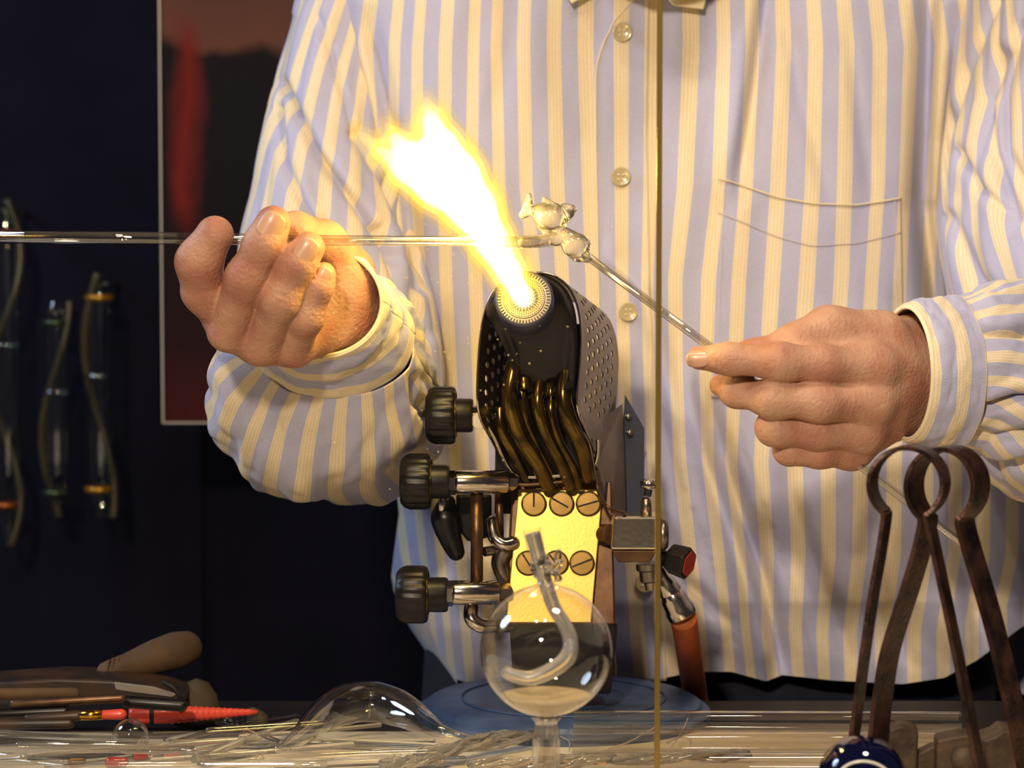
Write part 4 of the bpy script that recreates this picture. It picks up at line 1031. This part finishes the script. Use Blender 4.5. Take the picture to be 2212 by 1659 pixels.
# ================================================================== TONGS
def strip(name, pts, Wv, t, m, parent):
    """flat bar bent along pts; width vector Wv, thickness t across the bend"""
    pts = [V(p) for p in pts]; n = len(pts); vs = []; fs = []; Wv = V(Wv)
    for i, p in enumerate(pts):
        T = (pts[min(i+1, n-1)]-pts[max(i-1, 0)]).normalized(); N = T.cross(Wv).normalized()
        vs += [p+Wv+N*t, p-Wv+N*t, p-Wv-N*t, p+Wv-N*t]
    for i in range(n-1):
        for j in range(4): k = (j+1) % 4; fs.append((i*4+j, i*4+k, (i+1)*4+k, (i+1)*4+j))
    fs += [(3, 2, 1, 0), (n*4-4, n*4-3, n*4-2, n*4-1)]
    return obj(name, (vs, fs), m, parent, bevel=.0004, auto=40)
def tongs(Y, ringc, rx, ry, left, right, Wv, t, label):
    root = empty('spring_tongs', P(ringc[0], 1640, Y))
    a0, a1 = math.radians(232), math.radians(-52); ring = []
    for i in range(41):
        a = a0+(a1-a0)*i/40; ring.append(P(ringc[0]+rx*math.cos(a), ringc[1]-ry*math.sin(a), Y))
    strip('spring_loop', ring, Wv, t, MT['rust'], root)
    for side, e in ((left, ring[0]), (right, ring[-1])):
        strip('arm', smoothpath([e]+[P(x, y, Y) for x, y in side], 5), Wv, t, MT['rust'], root)
    keep(root); tag(root, label, 'tongs')
tongs(-.27, (1963, 1044), 79, 78, [(1914, 1122), (1904, 1190), (1880, 1330), (1845, 1592), (1835, 1680)], [(2006, 1118), (2020, 1180), (2060, 1370), (2108, 1612), (2118, 1680)], (.0034, .0075, 0), .0013, 'rusty iron spring tongs with thin round loop, left and nearer of the pair')
tongs(-.245, (2046, 1050), 72, 82, [(2004, 1128), (1990, 1190), (1960, 1290), (1920, 1420), (1897, 1590), (1890, 1670)], [(2084, 1128), (2100, 1190), (2150, 1360), (2205, 1590), (2225, 1700)], (.0062, .0075, 0), .0014, 'rusty iron spring tongs with broad banded loop, right and farther of the pair')

# tool holder and blocks at the foot of the tongs
def block(pts, Y, dep, label, name='iron_block', m='iron', extra=None):
    root = empty(name, P(pts[0][0], pts[0][1], Y)); q = V(root.location); root.location = (q.x, q.y, 0)
    zb_ = 0.0; f = [P(x, y, Y) for x, y in pts]; n = len(f)
    lo_ = [V((p.x, p.y, .0003)) for p in (f[-1], f[0])]
    outl = f+lo_; n = len(outl); vs = outl+[p+V((.002, dep, 0)) for p in outl]
    fs = [tuple(range(n)), tuple(range(2*n-1, n-1, -1))]+[(i, i+n, (i+1) % n+n, (i+1) % n) for i in range(n)]
    obj('block_body', (vs, fs), MT[m], root, bevel=.0012, auto=30)
    if extra: extra(root)
    keep(root); tag(root, label, 'block')
block([(1890, 1588), (1900, 1582), (1928, 1574), (1946, 1568), (1972, 1572), (1984, 1580), (1982, 1640)], -.235, .02, 'brown cast block behind the cobalt ball, at the foot of the left tongs')
def ex1(root): obj('nut_head', lathe(P(2085, 1640, -.262), (0, -1, .1), [(0, 1e-4), (0, M(32, -.26)), (.004, M(32, -.26)), (.006, M(24, -.26)), (.006, 1e-4)], 24), MT['iron'], root)
block([(2024, 1602), (2030, 1598), (2075, 1590), (2110, 1588), (2122, 1606), (2122, 1700)], -.25, .022, 'brown iron block with a round nut at the foot of the right tongs', extra=ex1)
block([(2122, 1600), (2150, 1592), (2168, 1578), (2200, 1582), (2260, 1582)], -.215, .03, 'dark low iron block reaching the right edge of the bench')
block([(1982, 1628), (2010, 1614), (2024, 1612), (2030, 1640)], -.232, .014, 'narrow iron spacer between the two brown blocks', name='iron_spacer')

# cobalt ball with swirl
bb = empty('glass_ball', V((P(1862, 1690, -.31).x, -.31, 0)))
Rb = M(98, -.31); cb = V((P(1862, 1690, -.31).x, -.31, P(1862, 1686, -.31).z))
obj('ball', lathe(cb, Z, [(-Rb*math.cos(a), Rb*math.sin(a)) for a in np.linspace(.001, PI-.001, 40)], 64), MT['blueglass'], bb)
sw = []
for i in range(30):
    a = math.radians(200-i*220/29*1.0); b = .45+.10*math.sin(i*.3)
    n_ = V((math.cos(a)*.62, -.75+.1*math.sin(i*.2), math.sin(a)*.45-.02+.12)).normalized(); sw.append(cb+n_*Rb*1.0)
obj('white_swirl', tube(sw, Rb*.035, 8), mat('milk_glass', (205, 205, 190), .1), bb)
obj('ball_stand', lathe((cb.x, cb.y, 0), Z, [(0, 1e-4), (0, .016), (max(.003, cb.z-Rb*.93), .014), (max(.003, cb.z-Rb*.93), 1e-4)], 32), MT['iron'], bb)
keep(bb); tag(bb, 'dark cobalt blue glass ball with a milky swirl at the bottom edge', 'glass ball')

# ================================================================== THINGS ON THE MAT
def gtube(name, a, b, r, label, cat, m=None, hollow=True, group=None, y0=None, y1=None):
    pts = [V(a), V(b)]
    o = obj(name, tube(pts, r, 28, cap=not hollow), m or MT['thin'], solid=0)
    tag(o, label, cat, group); return o
def OnZ(px, py, z):
    d = P(px, py, 0)-CAM; k = (z-CAMZ)/d.z; return CAM+d*k
r = .0072
a, b = OnZ(1238, 1557, .0215), OnZ(2074, 1560, .0215)
gtube('wide_glass_tube', a, b, r, 'wide clear glass tube lying behind on the blue base edge', 'glass tube', MT['tubeglass'])
a, b = OnZ(1236, 1604, .0072), OnZ(2150, 1603, .0072)
gtube('wide_glass_tube', a, b, r, 'wide clear glass tube lying on the mat just in front of the raised tube', 'glass tube', MT['tubeglass'])
a, b = OnZ(1250, 1646, .006), OnZ(1800, 1646, .006)
gtube('wide_glass_tube', a, b, .006, 'wide clear glass tube nearest the bottom edge, left of the cobalt ball', 'glass tube', MT['tubeglass'])
rr = random.Random(21)
# loose rods at left: (x0,y0,x1,y1,r_px,where)
RODS = [(-40, 1597, 900, 1608, 7, 'long level clear rod crossing the whole left pile'), (-40, 1640, 560, 1596, 6, 'clear rod rising to the right out of the bottom left corner'),
        (-40, 1618, 420, 1622, 8, 'thick clear rod lying level low at left'), (300, 1608, 935, 1600, 6, 'clear rod pointing at the twisted ribbon from the left'),
        (330, 1642, 760, 1608, 6, 'slanting clear rod with a gold gleam at its middle'), (540, 1641, 940, 1622, 5, 'thin rod with yellow gleam nearest the twisted ribbon'),
        (360, 1600, 640, 1548, 7, 'clear rod slanting up under the blown bulb'), (420, 1640, 640, 1560, 9, 'short thick rod sloping steeply in front of the reamer'),
        (-40, 1652, 700, 1650, 7, 'clear rod along the very bottom edge at left'), (100, 1654, 480, 1610, 5, 'thin clear rod crossing behind the small round bubble'),
        (520, 1590, 820, 1566, 5, 'thin rod passing through below the blown bulb'), (450, 1577, 700, 1560, 6, 'clear rod just behind the coral reamer tip'),
        (600, 1655, 1000, 1640, 8, 'thick rod at the bottom edge below the bulb'), (-40, 1580, 250, 1590, 6, 'clear rod under the dark tools at far left')]
for i, (ax_, ay, bx, by, rp, lab) in enumerate(RODS):
    z = .004+.006*(i % 3)
    a, b = OnZ(ax_, ay, z), OnZ(bx, by, z)
    mid = (a+b)/2+V((0, 0, rr.uniform(-.0008, .0012)))
    o = obj('glass_rod', tube(smoothpath([a, mid, b], 5), M(rp, 0), 14, dome=True), MT[('glass', 'bright', 'tubeglass')[i % 3]]); tag(o, lab, 'glass rod', 'loose glass rods piled at left')
# blown bulb
def bulb():
    pts = [(612, 1600, .012), (650, 1572, .014), (690, 1536, .018), (740, 1508, .022), (800, 1500, .022), (860, 1514, .02), (910, 1540, .016), (950, 1562, .012), (985, 1572, .009), (1020, 1578, .008)]
    c = [OnZ(x, y+16, z) for x, y, z in pts]; rd_ = [M(q) for q in (10, 22, 34, 46, 48, 42, 30, 16, 9, 5)]
    s = smoothpath(c, 6); rs = np.interp(np.linspace(0, 9, len(s)), range(10), rd_)
    o = obj('blown_bulb', tube(s, list(rs), 40, dome=True), MT['thin2']); tag(o, 'clear blown glass bulb with drawn-out ends left of the globe', 'glass bulb')
MT['thin2'] = thin_glass('bulb_glass', tint=(.93, .92, .88), base=.08, edge=.9, power=2.2)
bulb()
o = obj('glass_bubble', lathe(OnZ(282, 1592, .014), Z, [(-M(40)*math.cos(a), M(40)*math.sin(a)) for a in np.linspace(.01, PI-.01, 24)], 36), MT['thin2']); tag(o, 'small round clear glass bubble among the rods at left', 'glass bubble')
# twisted ribbon of pulled glass
def twist(x0, y0, x1, y1, rp, n, seed, label, name='twisted_glass'):
    r_ = random.Random(seed); root = empty(name, OnZ((x0+x1)/2, (y0+y1)/2, 0))
    A, B = OnZ(x0, y0, .010), OnZ(x1, y1, .010); T = (B-A).normalized(); N = V((0, 0, 1)); S_ = T.cross(N)
    for k in range(n):
        ph = r_.uniform(0, 6.28); tw = r_.uniform(3, 7); rad = M(rp)*r_.uniform(.35, 1); pts = []; rs = []
        for i in range(28):
            t = i/27; a = ph+tw*t+.6*noise.noise((t*4, seed, k)); e = math.sin(PI*min(1, max(0, t)))**.35
            pts.append(A+(B-A)*t+(N*math.sin(a)*.7+S_*math.cos(a)*1.2)*rad*(.35+.65*e)); rs.append(M(r_.uniform(3.0, 6.5)))
        obj('strand', tube(pts, rs, 8), MT['bright'], root)
    keep(root); tag(root, label, 'glass ribbon')
twist(900, 1632, 1150, 1585, 26, 12, 3, 'crinkled twisted glass ribbon just left of the globe stem')
twist(1010, 1650, 1330, 1640, 18, 9, 4, 'crinkled glass ribbon lying in front of the globe stem')
twist(1320, 1642, 1620, 1630, 14, 8, 5, 'flat crinkled glass ribbon running right past the pane edge')
twist(820, 1652, 960, 1640, 18, 7, 6, 'small clump of crinkled glass at the bottom edge left of the globe')
# fine pulled threads
TH = [[(1290, 1622), (1350, 1606), (1400, 1580), (1420, 1568)], [(1440, 1626), (1460, 1600), (1478, 1570), (1486, 1552)], [(1205, 1590), (1228, 1600), (1230, 1622)], [(1440, 1605), (1470, 1592), (1492, 1600), (1488, 1612)], [(800, 1622), (840, 1618), (855, 1640)]]
for i, t in enumerate(TH):
    pts = [OnZ(x, y, .006+.004*j) for j, (x, y) in enumerate(t)]
    o = obj('glass_thread', tube(smoothpath(pts, 6), .0005, 6), mat('thread_glass', (230, 214, 180), .1, trans=.5) if i == 0 else bpy.data.materials['thread_glass'])
    tag(o, ['fine glass thread rising toward the pane edge from its left', 'fine straight glass thread standing right of the pane edge', 'fine curl of glass thread at the globe stem', 'small looped glass thread right of the pane edge', 'fine hooked glass thread left of the twisted ribbon'][i], 'glass thread')
# coral reamer
a, b = OnZ(278, 1546, .016), OnZ(556, 1538, .016); T = (b-a); L = T.length; prof = [(0, 1e-4), (0, M(15)), (L*.03, M(19)), (L*.30, M(20))]
for k in range(14):
    t = .32+k*.045; rr_ = M(20-15*(t-.3)/.7); prof += [(L*t, rr_), (L*(t+.022), rr_*1.13), (L*(t+.034), rr_*1.0)]
prof += [(L, M(4)), (L, 1e-4)]
rm = empty('ribbed_reamer', a); obj('cone', lathe(a, T, prof, 28), MT['red'], rm)
obj('dark_ring', lathe(a+T*.16-V((0, 0, 0)), T, [(0, M(20.4)), (M(5), M(20.6)), (M(10), M(20.4))], 28), MT['dark'], rm)
keep(rm); tag(rm, 'coral red tapered reamer with fine ribs lying in the left pile', 'reamer')
# mallet-like wooden cork and lump
wd = empty('wooden_pestle', OnZ(330, 1460, .02))
Yw = .10
obj('pestle_body', tube(smoothpath([P(232, 1452, Yw-.01), P(285, 1436, Yw), P(345, 1416, Yw+.01), P(400, 1400, Yw+.02)], 6), [M(q, Yw) for q in np.interp(np.linspace(0, 1, 19), [0, .25, .6, .85, 1], [24, 28, 38, 42, 38])], 26, dome=True), MT['cork'], wd)
mb = MB()
for t in (236, 246, 257): 
    q = P(t, 1452-(t-232)*.30, Yw-.01+(t-232)*.0002); ring = [q+V((.001*math.sin(2*PI*i/24), M(26, Yw)*math.cos(2*PI*i/24), M(26, Yw)*math.sin(2*PI*i/24))) for i in range(25)]; mb.add(*tube(ring, .0006, 6, cap=False))
mb.build('turned_rings', MT['leather'], wd)
keep(wd); tag(wd, 'brown turned wooden pestle leaning on the felt lump at back left', 'pestle')
o = obj('felt_lump', lathe(V((P(425, 1510, .10).x, .10, 0)), Z, [(0, 1e-4), (0, M(52, .1)), (M(20, .1), M(54, .1)), (M(60, .1), M(44, .1)), (M(88, .1), M(26, .1)), (M(98, .1), 1e-4)], 28), MT['lump']); tag(o, 'brown rounded felt lump under the thick end of the pestle', 'pad')
# dark tools at left
tl = empty('tool_pouch', OnZ(180, 1520, 0))
obj('pouch_body', quadbox([(-60, 1478), (120, 1466), (240, 1470), (345, 1488), (392, 1504), (392, 1528), (250, 1520), (-60, 1524)], .05, .05), MT['leather'], tl, bevel=.002, auto=35)
obj('grey_label', quadbox([(246, 1474), (330, 1484), (382, 1500), (372, 1506), (290, 1496), (250, 1490)], .048, .003), MT['greylabel'], tl, bevel=.0005, auto=30)
obj('strap', tube(smoothpath([P(352, 1474, .046), P(372, 1484, .044), P(388, 1504, .044), P(394, 1530, .046)], 5), .0018, 8), MT['dark'], tl)
keep(tl); tag(tl, 'dark leather tool pouch with a grey label at far left', 'pouch')
def bar(name, a, b, r, m, label, cat, n=20):
    o = obj(name, tube([a, b], r, n, dome=True), MT[m]); tag(o, label, cat); return o
bar('black_file', P(276, 1516, .02), P(392, 1524, .02), M(14), 'blackmetal', 'glossy black tool handle under the grey pouch label', 'tool')
bar('wood_tool', P(-60, 1500, .0), P(160, 1498, .02), M(13), 'cork', 'brown wooden tool handle across the pouch at far left', 'tool')
bar('wood_tool', P(30, 1521, .0), P(262, 1508, .0), M(10), 'copper', 'orange brown tool shaft lying below the wooden handle', 'tool')
bar('dark_shaft', P(-60, 1545, .0), P(140, 1536, .0), M(11), 'blackmetal', 'dark tool shaft above the rods at the left edge', 'tool')
bar('dark_shaft', P(-60, 1566, -.01), P(150, 1562, -.01), M(12), 'leather', 'brown black tool shaft just above the level rods at left edge', 'tool')
pt = empty('brass_ferrule_tool', P(190, 1546, -.01))
obj('ferrule', tube([P(168, 1546, -.01), P(222, 1544, -.01)], M(11), 20), MT['gold'], pt)
obj('handle', tube([P(60, 1552, -.01), P(168, 1546, -.01)], [M(9), M(12)], 20, dome=True), MT['leather'], pt)
obj('tip', tube([P(222, 1544, -.01), P(262, 1543, -.01)], [M(10), M(12)], 20, dome=True), MT['red'], pt)
keep(pt); tag(pt, 'small tool with shining brass ferrule and red tip left of the reamer', 'tool')
for i, (x, y, rp, mm, lab) in enumerate(((252, 1648, 17, 'redglass', 'ruby red glass drop at the bottom edge below the bubble'), (305, 1634, 13, 'redglass', 'small red glass drop right of the ruby drop'), (345, 1618, 14, 'amber', 'orange amber glass drop beside the small bubble'), (372, 1636, 13, 'redglass', 'dark red glass drop right of the amber drop'), (400, 1628, 12, 'glass', 'clear glass drop right of the coloured drops'), (165, 1648, 13, 'amber', 'pale amber drop left of the ruby drop'))):
    q = OnZ(x, y, M(rp)*.8); o = obj('glass_drop', tube([q-V((M(rp)*.7, 0, 0)), q+V((M(rp)*.8, .003, 0))], [M(rp)*.8, M(rp)*.6], 16, dome=True), MT[mm]); tag(o, lab, 'glass drop', 'coloured glass drops')
# small debris by the felt lump
for i, (x, y, rp, lab) in enumerate(((488, 1500, 14, 'crumpled clear glass scrap right of the felt lump'), (520, 1512, 16, 'pale glass scrap above the reamer tip'), (556, 1486, 24, 'dark rounded cork scrap farthest right behind the reamer'))):
    q = P(x, y, .07); q = V((q.x, .07, M(rp)+.001)); vs, fs = lathe(q, Z, [(-M(rp)*math.cos(a), M(rp)*math.sin(a)) for a in np.linspace(.02, PI-.02, 10)], 14)
    vs = [v+V(noise.noise_vector(v*90))*M(rp)*.5 for v in vs]; o = obj('scrap', (vs, fs), MT['lump'] if i == 2 else MT['glass']); tag(o, lab, 'scrap')

for i, (x0_, y0_, x1_, y1_, hw, m, lab) in enumerate(((-60, 1600, 330, 1588, .007, 'leather', 'dark brown strip added under the rods at far left'), (60, 1634, 420, 1626, .006, 'darkwood', 'dark strip added under the coloured glass drops'), (300, 1592, 640, 1580, .005, 'leather', 'dark flat strip added between the reamer and the blown bulb'), (430, 1650, 620, 1612, .003, 'darkwood', 'short dark slanting strip added beside the coloured drops'))):  # dark strips added to darken the gaps between the rods
    a, b = OnZ(x0_, y0_, .0016), OnZ(x1_, y1_, .0016); T = (b-a)/2; N = V((-T.y, T.x, 0)).normalized()
    o = obj('dark_strip', box((a+b)/2, T, N*hw, (0, 0, .0014)), MT[m], smooth=False, bevel=.0006); tag(o, lab, 'strip')
rr = random.Random(77)
EX = [('clear rod low in the pile ending near the bubble', 40, 1610, 300, 1604, 8), ('short clear rod end lying under the bulb left tip', 560, 1626, 720, 1634, 7), ('clear rod end poking from the corner at bottom left', -40, 1628, 130, 1648, 9),
      ('pale flat-lying rod right of the dark slanting strip', 600, 1618, 860, 1632, 8), ('bent-looking rod crossing in front of the reamer tip', 470, 1560, 600, 1600, 5), ('thin rod under the twisted ribbon clump', 720, 1600, 1000, 1612, 5), ('thick clear tube end between bubble and amber drop', 330, 1628, 560, 1640, 11)]
for lab, x0_, y0_, x1_, y1_, rp in EX:
    z = .006+rr.random()*.008; o = obj('glass_rod', tube([OnZ(x0_, y0_, z), OnZ(x1_, y1_, z)], M(rp), 16, dome=True), MT['tubeglass' if rp > 6 else 'glass']); tag(o, lab, 'glass rod', 'loose glass rods piled at left')
